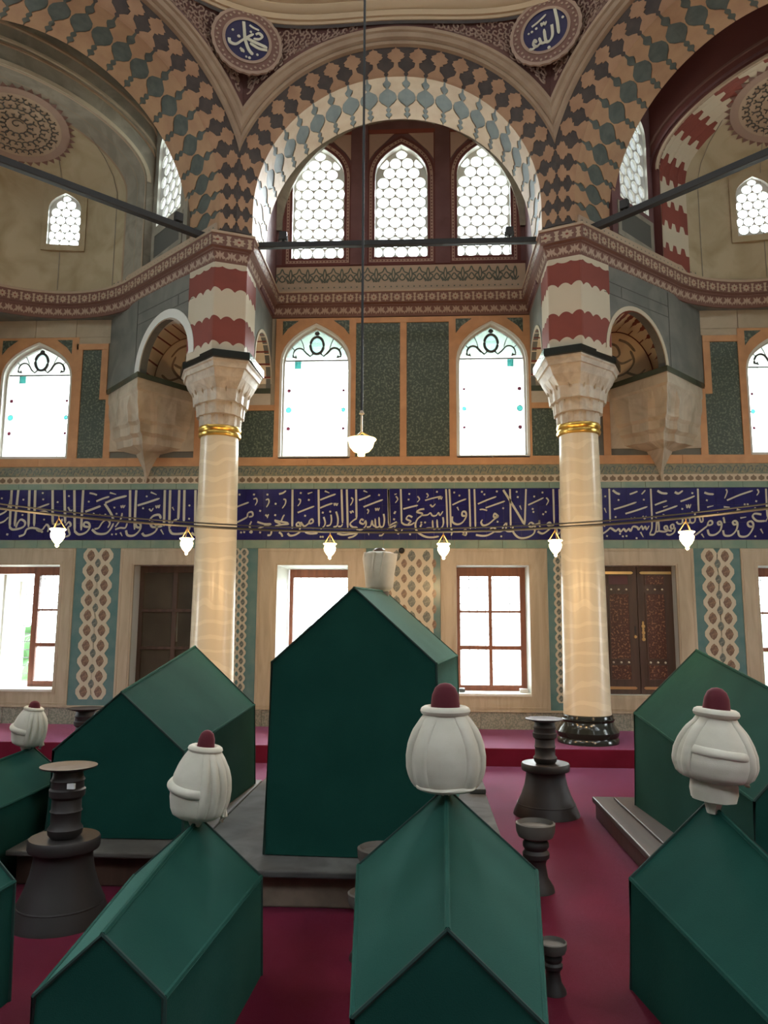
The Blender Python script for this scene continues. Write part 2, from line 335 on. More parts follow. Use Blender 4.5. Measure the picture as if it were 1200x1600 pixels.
# inscription band : blue tiles + thuluth strokes
for j in range(3):
    for i in range(54):
        x0 = -5.94 + i * .22 ; z0 = 2.498 + j * .2193
        wbox('blue_tile', x0 + .0008, x0 + .2192, z0 + .0008, z0 + .2185, .014 + random.uniform(0, .0015), 'blue_tile')
SCRIPT=[(30,-5093,3157,-5090,2920,-5084,2658),(30,-5004,3157,-5012,2919,-5019,2679),(30,-4854,3156,-4844,2919,-4832,2668),(30,-4776,3156,-4767,2919,-4758,2679),(30,-4543,3155,-4527,2918,-4512,2700),(30,-4385,3154,-4364,2918,-4346,2717),(30,-4252,3154,-4235,2917,-4213,2602),(30,-4133,3154,-4132,2917,-4129,2624),(30,-3509,3151,-3498,2916,-3491,2731),(30,-3427,3151,-3427,2915,-3425,2634),(30,-3048,3150,-3044,2915,-3039,2677),(30,-2978,3149,-2974,2914,-2968,2634),(30,-2858,3149,-2855,2914,-2856,2763),(30,-2790,3149,-2785,2914,-2781,2730),(30,-2644,3148,-2638,2913,-2627,2569),(24,-5235,2828,-5150,2876,-5112,2964,-5096,3051),(22,-5227,2719,-5162,2745,-5111,2799),(26,-5085,2668,-5043,2636,-4955,2647,-4891,2679,-4884,2734,-4941,2766,-4982,2718,-5000,2658),(0,22,-5109,2571),(26,-4952,2545,-4883,2571,-4854,2636,-4779,2657,-4689,2635,-4637,2596),(24,-4722,2635,-4676,2614,-4641,2644),(24,-4640,2635,-4594,2700,-4558,2657,-4576,2603),(24,-4518,2718,-4461,2696,-4407,2718,-4389,2776),(24,-4339,2689,-4298,2733,-4269,2689,-4304,2657,-4277,2570,-4330,2538),(26,-4214,2613,-4156,2570,-4070,2592,-4019,2656,-4033,2717,-4089,2726,-4092,2678,-4030,2667),(28,-4087,2869,-3968,2912,-3888,2943),(28,-3829,2982,-3700,3036,-3549,3075),(24,-3949,3004,-3855,3043,-3781,3065),(26,-3837,2971,-3780,2895,-3732,2818,-3711,2764),(26,-3984,2635,-3915,2581,-3806,2581,-3744,2634,-3704,2717),(22,-3952,2641,-3898,2656,-3854,2725,-3795,2764,-3753,2717,-3778,2656),(22,-3680,2667,-3643,2721,-3609,2781,-3598,2851),(22,-3678,2634,-3614,2656,-3548,2656,-3525,2716),(26,-3535,2623,-3510,2559,-3423,2559,-3351,2634,-3354,2710,-3409,2716,-3396,2666,-3341,2660),(26,-3399,2948,-3259,2991,-3113,3041),(28,-3237,2753,-3185,2811,-3109,2824,-3085,2774),(26,-3322,2587,-3281,2552,-3185,2580,-3133,2634,-3147,2698,-3214,2724,-3189,2666,-3059,2677),(26,-2964,2634,-2924,2580,-2805,2580,-2720,2608,-2701,2676),(24,-2961,2666,-2921,2741,-2868,2767),(24,-2676,2590,-2621,2558,-2589,2569),(22,-4735,2914,-4655,2945,-4575,2973),(20,-4737,2853,-4639,2875,-4570,2842),(20,-4046,3114,-3990,3103,-3945,3087),(20,-3775,3117,-3692,3095),(20,-3233,3122,-3155,3089),(0,18,-5219,3047),(0,18,-4927,3029),(0,18,-4673,3116),(0,18,-4661,3032),(0,18,-4465,2995),(0,18,-4320,3075),(0,18,-4050,3000),(0,18,-3975,2841),(0,18,-3890,2825),(0,18,-3820,2829),(0,18,-3325,2911),(0,18,-3285,3067),(0,18,-2717,2946),(0,18,-2714,2773),(0,18,-3705,2921),(0,18,-3672,2840),(0,18,-4631,2766),(0,18,-4924,2827),(0,18,-3718,2570),(0,18,-3664,2574),(16,-3619,2949,-3610,2920,-3594,2949,-3584,2920,-3564,2955),(16,-3159,2947,-3146,2915,-3130,2947,-3118,2915,-3105,2958),(18,-3244,2904,-3214,2876,-3190,2915),(18,-2940,2925,-2916,2882),(18,-3079,2634,-3039,2569),(18,-3610,2596,-3581,2548),(18,-4322,2929,-4285,2874,-4265,2896),(25,-1377,3152,-1374,2934,-1370,2643),(25,-1040,3151,-1033,2933,-1025,2673),(25,-743,3150,-734,2932,-724,2712),(25,-675,3149,-667,2932,-657,2642),(25,-556,3149,-550,2932,-546,2772),(25,-142,3147,-136,2931,-130,2672),(21,-2111,2920,-2031,2952,-1941,2986),(23,-2104,2718,-2034,2750,-1955,2794),(21,-1955,2794,-1947,2845,-1897,2859,-1885,2810,-1935,2794),(21,-1899,2738,-1921,2674,-1889,2594,-1923,2604),(21,-1823,2730,-1732,2704,-1645,2703,-1741,2674,-1820,2638),(19,-1721,2824,-1694,2804,-1681,2830),(19,-1692,2804,-1695,2778),(23,-1688,2558,-1648,2564,-1635,2613),(21,-1602,2750,-1542,2737,-1421,2717),(21,-1590,2673,-1521,2693,-1411,2703),(21,-1512,2743,-1493,2793,-1474,2823),(19,-1592,2737,-1562,2723,-1511,2693),(23,-1428,2583,-1394,2553,-1328,2563,-1263,2603),(21,-1539,2597,-1508,2573,-1493,2538),(21,-1158,2713,-1142,2753,-1113,2763,-1102,2729,-1132,2709,-1158,2709,-1211,2673,-1241,2697,-1262,2729),(21,-1255,2693,-1301,2673,-1317,2703,-1286,2723,-1265,2673,-1276,2623),(21,-1304,2849,-1205,2889,-1090,2933),(21,-1015,2909,-936,2943,-857,2969),(21,-1017,3013,-918,3053,-818,3089),(21,-518,3008,-429,3042,-370,3072),(21,-458,2921,-329,2971,-210,3015),(21,-809,2862,-784,2772,-793,2682,-842,2662),(19,-874,2822,-867,2752,-882,2692,-932,2677),(19,-968,2792,-947,2722,-962,2673,-1005,2637),(19,-724,2702,-743,2672,-783,2672),(21,-1199,2597,-1139,2577,-1040,2583),(23,-791,2583,-722,2563,-623,2573,-534,2583,-583,2543,-652,2523),(21,-546,2772,-585,2748,-628,2702,-594,2662,-545,2656,-534,2622),(21,-456,2748,-486,2762,-502,2722,-456,2702,-431,2742,-426,2682,-475,2632,-525,2628),(21,-200,2831,-189,2751,-205,2672,-248,2676,-259,2791),(21,-252,2672,-297,2662,-308,2771),(19,-303,2668,-337,2692,-347,2747,-367,2672,-416,2662),(19,-130,2672,-90,2701,-31,2731),(19,-257,2553,-218,2557,-192,2592),(17,-396,2602,-386,2557),(17,-1882,3026,-1848,3036,-1834,2996,-1859,2945),(17,-1720,3015,-1690,3026,-1679,2985,-1711,2919),(17,-1493,3025,-1464,3015,-1467,2964,-1506,2904),(17,-1298,3024,-1272,3014,-1277,2974,-1306,2934),(17,-618,3042,-596,3022,-604,2982,-627,2942),(17,-412,2891,-392,2871,-408,2831),(17,-62,3081,-32,3091),(15,-837,2973,-830,2942,-815,2969,-802,2940,-787,2972),(15,-305,2907,-297,2875,-281,2903,-269,2875,-254,2911),(15,-630,2868,-616,2842,-602,2872,-586,2848),(23,-1551,3092,-1501,3106,-1461,3136),(19,-959,3130,-899,3104),(17,-460,3132,-410,3112),(19,-1179,3095,-1119,3115),(0,19,-2065,3087),(0,19,-1877,3087),(0,19,-1702,3086),(0,19,-1592,2965),(0,19,-1791,2874),(0,19,-1594,2818),(0,19,-1269,3105),(0,19,-1163,3014),(0,19,-1207,2809),(0,19,-980,2849),(0,19,-885,2862),(0,19,-260,3075),(0,19,-61,2841),(0,19,-67,2761),(0,19,-1783,2594),(0,19,-1003,2537),(0,19,-975,2537),(0,19,-2030,2594),(0,19,-1989,2598),(22,-140,3152,-131,2942,-122,2692),(22,18,3151,24,2942,29,2711),(22,595,3149,603,2940,610,2653),(22,638,3149,646,2940,654,2634),(22,889,3148,894,2940,899,2634),(22,955,3147,960,2939,963,2643),(22,1405,3146,1406,2938,1406,2652),(22,1607,3145,1595,2938,1582,2690),(22,1949,3144,1949,2937,1949,2708),(22,2024,3143,2024,2937,2021,2632),(24,1320,3135,1415,2977,1515,2804,1579,2690),(20,-156,2635,-99,2663,-42,2692,-24,2721,-61,2654),(20,29,2721,71,2692,147,2692,194,2721),(20,166,2788,118,2807,90,2765,147,2734,109,2702),(18,-61,2644,-23,2606,23,2606,42,2644),(20,51,2894,147,2919,238,2941),(22,318,2893,261,2884,223,2855,289,2835,280,2807,232,2765,204,2692,226,2606,317,2543,411,2529,502,2543),(18,280,2811,356,2816,394,2841,422,2806,469,2810,498,2845,517,2810,555,2864),(20,554,2787,560,2710,535,2653,488,2649,479,2758),(20,478,2649,431,2644,422,2749),(18,421,2644,374,2650,336,2644),(18,328,3003,432,3033,537,3056),(14,499,3041,505,3018,520,3041,535,3018,547,3052),(18,394,2951,422,2922,461,2960),(20,675,2944,764,2988,850,3021),(22,674,2796,673,2729,733,2695,800,2720,848,2796,839,2853,801,2854,800,2806,851,2806),(18,735,2917,754,2873),(20,654,2653,667,2596,657,2554),(20,798,2573,845,2558,842,2624,808,2605,826,2558),(20,997,2955,1114,3006,1232,3050),(20,1094,2905,1217,2948,1340,2992),(22,1253,2795,1206,2833,1196,2786,1253,2795,1205,2763,1129,2700,1063,2681,1035,2719,1054,2757),(22,967,2561,1052,2548,1127,2561,1212,2614,1194,2656,1151,2633,1212,2605,1296,2605),(20,1296,2605,1316,2671,1354,2709,1349,2614,1427,2605),(22,1433,2681,1437,2595,1510,2523,1613,2529,1698,2585,1710,2690),(20,1710,2690,1662,2656,1631,2690,1663,2718,1700,2690),(18,1710,2690,1757,2709,1767,2747,1774,2652,1830,2655),(22,1741,2604,1800,2576,1866,2614,1910,2661,1897,2718,1863,2699,1896,2671,1948,2689),(20,1631,2941,1726,2985,1826,3033),(18,1978,2633,1995,2566,2024,2604),(16,1524,2934,1545,2881),(16,1113,2872,1056,2886,1018,2882),(16,-44,3058,-20,3019,-53,2971),(16,232,3057,257,3019,227,2980),(16,347,3096,368,3066,347,3038),(16,1858,3033,1885,2994,1856,2937),(0,18,118,3015),(0,18,-52,2855),(0,18,-14,2577),(0,18,279,2720),(0,18,279,2692),(0,18,327,2720),(0,18,765,3065),(0,18,1081,3078),(0,18,1316,2900),(0,18,1242,2728),(0,18,1686,2890),(0,18,1694,2852),(0,18,1708,3049),(0,18,1813,3100),(0,18,1815,2823),(0,18,1848,2851),(0,18,1501,3043),(0,18,1286,2542),(0,18,137,2568),(0,18,270,2673),(0,18,480,3114),(0,18,127,3087),(0,18,699,3104),(0,18,1050,3112),(0,18,1239,3116),(0,18,1489,3111),(21,2545,3146,2545,2947,2544,2727),(21,2648,3145,2647,2946,2645,2727),(21,3163,3143,3163,2945,3162,2735),(21,3745,3141,3741,2943,3741,2843),(21,4579,3138,4575,2941,4574,2778),(23,2494,2572,2556,2581,2611,2618,2648,2645,2709,2608,2745,2636,2771,2599,2808,2636,2837,2603,2870,2636,2895,2608,2924,2663,2977,2654,2993,2617),(19,2994,2621,3031,2672,3047,2626,3075,2668,3091,2626,3124,2675),(19,3161,2726,3154,2635,3125,2572),(21,3124,2566,3177,2563,3206,2617,3220,2726,3238,2735,3242,2617,3205,2599),(21,3241,2608,3312,2599,3348,2617,3341,2668,3311,2662,3322,2626,3400,2608),(21,3428,2635,3422,2689,3389,2675,3398,2635,3437,2644,3426,2590,3372,2559,3328,2572),(19,3463,2726,3484,2698,3529,2707,3541,2780),(19,3543,2707,3599,2707,3627,2725,3622,2798),(19,3694,2834,3689,2734,3652,2707,3627,2725),(18,3742,2798,3759,2725,3786,2734,3784,2798),(23,3680,2553,3753,2607,3836,2671),(21,3836,2671,3856,2725,3892,2734,3899,2698,3863,2680,3837,2689),(23,3838,2625,3856,2562,3926,2562,3991,2616,4012,2689,3997,2725,3967,2716,3977,2685,4018,2698),(21,4049,2707,4043,2761,4035,2779),(23,4026,2616,4040,2553,4119,2553,4184,2616,4206,2697,4182,2733,4150,2721,4162,2688,4206,2697),(23,4207,2616,4223,2544,4311,2544,4376,2616,4398,2688,4374,2728,4330,2710,4344,2666,4405,2661),(23,4502,2814,4424,2824,4396,2787,4445,2733,4550,2733),(21,4549,2724,4579,2778),(21,4208,2878,4260,2860,4347,2860,4418,2869,4434,2905),(21,4095,2993,4254,3061,4416,3115),(21,3524,2981,3615,3013,3702,3050),(21,3212,2832,3342,2875,3483,2926),(21,3206,2936,3284,2967,3356,2990),(21,2697,2882,2837,2924,2980,2973),(21,2838,2827,2977,2869,3113,2916),(23,2692,3127,2736,3090,2780,3075),(21,2901,3074,2945,3089,2999,3111),(21,3048,3074,3070,3096,3095,3125),(23,3246,3119,3298,3088,3369,3082),(25,3459,3100,3503,3081,3558,3118),(23,3823,3093,3875,3075,3937,3071),(16,4090,3134,4101,3098,4066,3015),(16,4473,3133,4488,3096,4461,3054),(19,4051,2910,4122,2906),(18,3848,2907,3925,2925),(18,4245,2770,4316,2782),(14,3593,2940,3602,2898,3620,2940,3630,2898,3650,2947),(16,3051,2799,3074,2763,3093,2799),(16,2580,2901,2601,2840),(18,3014,2595,3047,2530),(18,4482,2634,4508,2576),(18,3760,2571,3788,2526),(16,3308,2908,3362,2926),(16,3196,2790,3222,2771),(0,17,2759,3001),(0,17,2596,3048),(0,17,3072,3004),(0,17,2911,2767),(0,17,2950,2772),(0,17,3307,2811),(0,17,2761,2572),(0,17,2795,2541),(0,17,2840,2545),(0,17,2572,2672),(0,17,2600,2545),(0,17,3541,2886),(0,17,3848,2994),(0,17,4451,2981),(0,17,3976,2830),(0,17,4412,2540),(0,17,4308,2942),(0,17,4344,2942),(0,17,3675,3086),(0,17,2715,2785),(0,17,2963,2518),(0,17,3663,2843)]

def smooth_line(P, n=4):
    if len(P) < 3: return P
    out = []
    for i in range(len(P) - 1):
        p0 = P[max(0, i - 1)]; p1 = P[i]; p2 = P[i + 1]; p3 = P[min(len(P) - 1, i + 2)]
        for k in range(n):
            t = k / n; out.append(tuple(.5 * ((2 * b) + (-a + c) * t + (2 * a - 5 * b + 4 * c - d) * t * t + (-a + 3 * b - 3 * c + d) * t ** 3) for a, b, c, d in zip(p0, p1, p2, p3)))
    out.append(P[-1]); return out
def stroke(m, P, wd, fn, d0, d1, mi=0, nib=True):
    P = smooth_line(P); n = len(P); L = []; R = []
    for i in range(n):
        a = P[max(0, i - 1)]; b = P[min(n - 1, i + 1)]; tx, tz = b[0] - a[0], b[1] - a[1]; l = math.hypot(tx, tz) or 1; tx /= l; tz /= l
        ang = math.atan2(tz, tx); w_ = wd * ((.62 + .42 * abs(math.sin(ang - .9))) if nib else 1) * .5
        if nib and i == n - 1: w_ *= .45
        L.append((P[i][0] - tz * w_, P[i][1] + tx * w_)); R.append((P[i][0] + tz * w_, P[i][1] - tx * w_))
    k = [fn(u, v, d1) for u, v in L] + [fn(u, v, d1) for u, v in R] + [fn(u, v, d0) for u, v in L] + [fn(u, v, d0) for u, v in R]
    f = []
    for i in range(n - 1): f += [(i, i + 1, n + i + 1, n + i), (i, 2 * n + i, 2 * n + i + 1, i + 1), (n + i, n + i + 1, 3 * n + i + 1, 3 * n + i)]
    f += [(0, n, 3 * n, 2 * n), (n - 1, 3 * n - 1, 4 * n - 1, 2 * n - 1)]
    m.add(k, f, mi)
def ngon(cx, cz, rx, rz, n=8, a0=0.0): return [(cx + rx * math.cos(a0 + 2 * PI * i / n), cz + rz * math.sin(a0 + 2 * PI * i / n)) for i in range(n)]
m = MB()
for s_ in SCRIPT:
    if s_[0] == 0:
        r = s_[1] / 1000 * .85; m.prism(ngon(s_[2] / 1000, s_[3] / 1000, r, r, 4, .5), WF, .012, .019)
    else:
        pts = [(s_[i] / 1000, s_[i + 1] / 1000) for i in range(1, len(s_), 2)]; stroke(m, pts, s_[0] / 1000 * 1.15, WF, .012, .019)
wpart('inscription', m, 'script_white')
# crenellated border, patterned strip, orange course
wbox('border_strip', -5.95, 5.95, 3.235, 3.33, .016, 'crenel_cream'); wbox('patterned_strip', -5.95, 5.95, 3.33, 3.462, .02, 'strip_green')
m = MB(); x = -5.9
while x < 5.9:
    m.prism([(x - .036, 3.262), (x, 3.245), (x + .036, 3.262), (x + .036, 3.292), (x + .012, 3.305), (x, 3.322), (x - .012, 3.305), (x - .036, 3.292)], WF, .01, .019); x += .0966
wpart('border_ornament', m, 'crenel_brown', 'stuff')
m = MB(); x = -5.9; k = 0
while x < 5.9:
    z_ = 3.345 if k % 2 else 3.40; stroke(m, [(x, 3.35), (x + .03, 3.42), (x + .06, 3.43), (x + .075, 3.40), (x + .06, 3.375)], .012, WF, .018, .023, nib=False); x += .09; k += 1
wpart('strip_scroll', m, 'cell_grey', 'stuff')
x = -5.95
while x < 5.94:
    x2 = min(5.95, x + 1.19)
    if x2 < -3.5 or x > -3.0 or True: wbox('orange_course', x + .001, x2 - .001, 3.462, 3.575, .03, 'orange_marble', .003)
    x = x2
# window surrounds and green tile fields of the upper register
def surround(u, x0, x1, ztop):
    m = MB(); m.plate(rect(x0, x1, 3.575, ztop), [offset_poly(arch_pts(*u), .028)], WF, -.01, .028); o = wpart('orange_surround', m, 'orange_marble')
    m = MB(); m.plate(offset_poly(arch_pts(*u), .03), [offset_poly(arch_pts(*u), -.004)], WF, -.01, .014); r_ = m.build('pale_rim', 'reveal_white', o)
    c = (u[0] + u[1]) / 2
    for sgn in (-1, 1):
        xe = (x0 if sgn < 0 else x1) - sgn * .09
        tri = [(xe, ztop - .035), (xe, ztop - .235), (xe - sgn * .07, ztop - .14), (xe - sgn * .21, ztop - .035)]
        m = MB(); m.prism(tri, WF, .02, .031); m.build('green_spandrel', 'green_tile', o)
    return o
surround(UPW[1], -1.64, -0.575, 5.455); surround(UPW[2], .645, 1.70, 5.455)
surround(UPW[0], -5.45, -4.31, 5.235); surround(UPW[3], 4.34, 5.50, 5.235)
wbox('orange_bar', -.575, .645, 5.383, 5.455, .028, 'orange_marble', .003); wbox('orange_bar', .005, .092, 3.575, 5.383, .028, 'orange_marble', .003)
wbox('green_tile_panel', -.575, .005, 3.575, 5.383, .012, 'green_tile'); wbox('green_tile_panel', .092, .645, 3.575, 5.383, .012, 'green_tile')
for sx in (-1, 1):
    def q(name, a, b, z0, z1, d, mt, bv=0):
        wbox(name, min(sx * a, sx * b), max(sx * a, sx * b), z0, z1, d, mt, bv)
    q('green_tile_panel', 1.64 if sx < 0 else 1.70, 2.34, 3.575, 4.20, .012, 'green_tile'); q('orange_bar', 1.64 if sx < 0 else 1.70, 2.69, 4.20, 4.275, .028, 'orange_marble', .003)
    q('marble_band', 1.70, 2.69, 4.275, 4.43, .02, 'marble'); q('black_band', 1.70, 2.69, 4.43, 4.50, .026, 'black_green_marble')
    q('orange_bar', 2.34, 2.42, 3.575, 4.20, .028, 'orange_marble'); q('grey_panel', 2.42, 2.60, 3.575, 4.20, .012, 'grey_stone'); q('orange_bar', 2.60, 2.69, 3.575, 4.20, .028, 'orange_marble')
    q('grey_panel', 2.69, 3.81, 3.575, 3.66, .012, 'grey_stone')
    q('orange_bar', 3.81, 3.90, 3.575, 4.46, .028, 'orange_marble', .003); q('orange_bar', 3.90, 3.99, 4.37, 5.06, .028, 'orange_marble', .003); q('orange_bar', 3.90, 4.34, 5.06, 5.145, .028, 'orange_marble', .003)
    q('green_tile_panel', 3.90, 4.27 if sx < 0 else 4.34, 3.575, 4.37, .012, 'green_tile'); q('green_tile_panel', 3.99, 4.27 if sx < 0 else 4.34, 4.37, 5.06, .012, 'green_tile')
    if sx < 0: q('orange_bar', 4.25, 4.32, 3.575, 5.06, .029, 'orange_marble', .003)
    xs = [3.82, 4.36, 4.92, 5.44, 5.98]
    for i in range(4): q('stone_block', xs[i] + .003, xs[i + 1] - .003, 5.238, 5.56, .02 + .002 * i, 'beige_stone', .004)
    q('stone_block', 3.82, 4.36, 5.146, 5.236, .02, 'beige_stone')
# lattice tile columns between the lower openings
def oval(cx, cz, rx, rz): return [(cx, cz - rz), (cx + rx * .62, cz - rz * .62), (cx + rx, cz), (cx + rx * .62, cz + rz * .62), (cx, cz + rz), (cx - rx * .62, cz + rz * .62), (cx - rx, cz), (cx - rx * .62, cz - rz * .62)]
CELL = {}
def cells(L, mt, o):
    for (cx, cz, rx, rz) in L:
        key = (round(rx, 4), round(rz, 4), mt)
        if key not in CELL: m = MB(); m.prism(oval(0, 0, rx, rz), lambda u, v, d: (u, -d, v), 0, .005); CELL[key] = m.mesh('lattice_cell', mt)
        ob = bpy.data.objects.new('lattice_cell', CELL[key]); COL.objects.link(ob); ob.parent = o; ob.location = (cx, YW - .014, cz)
def lattice(A, B, cols, sp, x0, x1, zlo, fill, big, small):
    o = wbox('teal_tile_panel', A, B, .41, 2.39, .012, 'teal_tile')
    m = MB()
    nz = int((2.37 - zlo) / sp)
    zt = 2.39
    if fill: m.prism(rect(x0, x1, zlo, zt), WF, .01, .0165)
    c1 = []; c2 = []
    for j in range(nz + 1):
        z = zt - sp * .5 - j * sp
        if z - sp * .5 < zlo - .02: break
        for c in cols:
            if not fill: m.prism([(c - sp * .27, z - sp * .5), (c + sp * .27, z - sp * .5), (c + sp * .53, z - sp * .14), (c + sp * .53, z + sp * .14), (c + sp * .27, z + sp * .5), (c - sp * .27, z + sp * .5), (c - sp * .53, z + sp * .14), (c - sp * .53, z - sp * .14)], WF, .01, .0165)
            c1.append((c, z, sp * .27, sp * .39))
        mids = [(cols[i] + cols[i + 1]) / 2 for i in range(len(cols) - 1)]
        if fill: mids = [cols[0] - sp / 2] + mids + [cols[-1] + sp / 2]
        if j < nz and z - sp > zlo:
            for c in mids:
                if not fill: m.prism(oval(c, z - sp * .5, sp * .3, sp * .42), WF, .01, .0162)
                c2.append((c, z - sp * .5, sp * (.20 if abs(c - A) > .2 and abs(c - B) > .2 or not fill else .15), sp * .31))
    m.build('lattice', 'lattice_cream', o); cells(c1, big, o); cells(c2, small, o)
lattice(-4.179, -3.587, [-3.976, -3.785], .1905, 0, 0, .46, False, 'cell_brown', 'cell_grey')
lattice(3.647, 4.215, [3.84, 4.03], .1905, 0, 0, .46, False, 'cell_brown', 'cell_grey')
lattice(-.42, .519, [-.222, -.033, .157, .345], .1905, -.31, .43, .46, True, 'cell_grey', 'cell_brown')
for sx in (-1, 1):
    A, B = sorted((sx * 1.80 if sx < 0 else 1.85, sx * 2.33)); off = -1.98 if sx < 0 else 1.98
    lattice(A, B, [off + sx * k * .105 for k in (0, 1, 2)] if sx > 0 else [off - k * .105 for k in (2, 1, 0)], .105, 0, 0, .46, False, 'cell_grey', 'teal_tile')

# ---- lower windows: wooden casements, glass, outer iron grid
def low_window(n, a, b, depth, xs, rows, w_frame=.055):
    """xs: x positions of the uprights of the glazed part (may cover only one open half)"""
    root = tag(empty('window_%d' % n, (0, 0, 0)), kind='structure'); Y0 = YW + depth; F = lambda u, v, d: (u, Y0 - d, v); zb, zt = .60, 2.175
    zs = [zb + .06 + (zt - zb - .16) * i / rows for i in range(rows + 1)]; hs = []
    for i in range(len(xs) - 1):
        for j in range(rows): hs.append(rect(xs[i] + .022, xs[i + 1] - .022, zs[j] + (.016 if j != 1 else .040), zs[j + 1] - .012))
    m = MB(); m.plate(rect(xs[0] - w_frame, xs[-1] + w_frame, zb, zt), hs, F, -.03, .04); fr = m.build('window_frame', 'window_wood', root); bevel(fr, .004, 1)
    if xs[0] - w_frame > a + .1:
        m = MB(); m.box(a, xs[0] - w_frame + .02, Y0 - .04, Y0 + .03, zt - .09, zt); m.build('window_frame', 'window_wood', root)
        m = MB(); m.plate(rect(Y0, Y0 + .48, zb + .03, zt - .1), [rect(Y0 + .06, Y0 + .42, zb + .10, 1.0), rect(Y0 + .06, Y0 + .42, 1.06, zt - .17)], lambda u, v, d: (a + .10 + d, u, v), 0, .035); m.build('open_casement', 'reveal_white', root)
    for h in hs:
        m = MB(); m.prism(h, F, -.004, .002, cap0=True); m.build('pane', 'clear_glass', root)
    m = MB()
    for k in range(1, 8): m.tube([(a + (b - a) * k / 8, YW + 1.2, zb), (a + (b - a) * k / 8, YW + 1.2, zt)], .008, 6)
    for k in range(1, 14): m.tube([(a, YW + 1.2, zb + (zt - zb) * k / 14), (b, YW + 1.2, zb + (zt - zb) * k / 14)], .008, 6)
    m.build('iron_grille', 'iron_grid', root)['kind'] = 'stuff'
    m = MB(); m.box(a, b, YW - .045, YW + 1.0, .575, .606); o = m.build('window_sill', 'reveal_white', root); bevel(o, .004)
    if n == 3:
        m = MB(); m.box(b - .12, b - .02, YW + .12, YW + .22, .606, .65); bevel(m.build('sill_box', 'label_white', root), .004)
        m = MB(); m.box(a + .03, a + .10, YW + .12, YW + .22, .606, .65); bevel(m.build('sill_box', 'lead', root), .004)
low_window(1, -5.45, -4.376, .42, [-4.86, -4.40], 3); low_window(2, -1.548, -.65, .85, [-1.50, -.70], 1, .03)
low_window(3, .72, 1.622, .42, [.76, 1.17, 1.575], 3); low_window(4, 4.418, 5.5, .42, [4.47, 4.95, 5.44], 3)

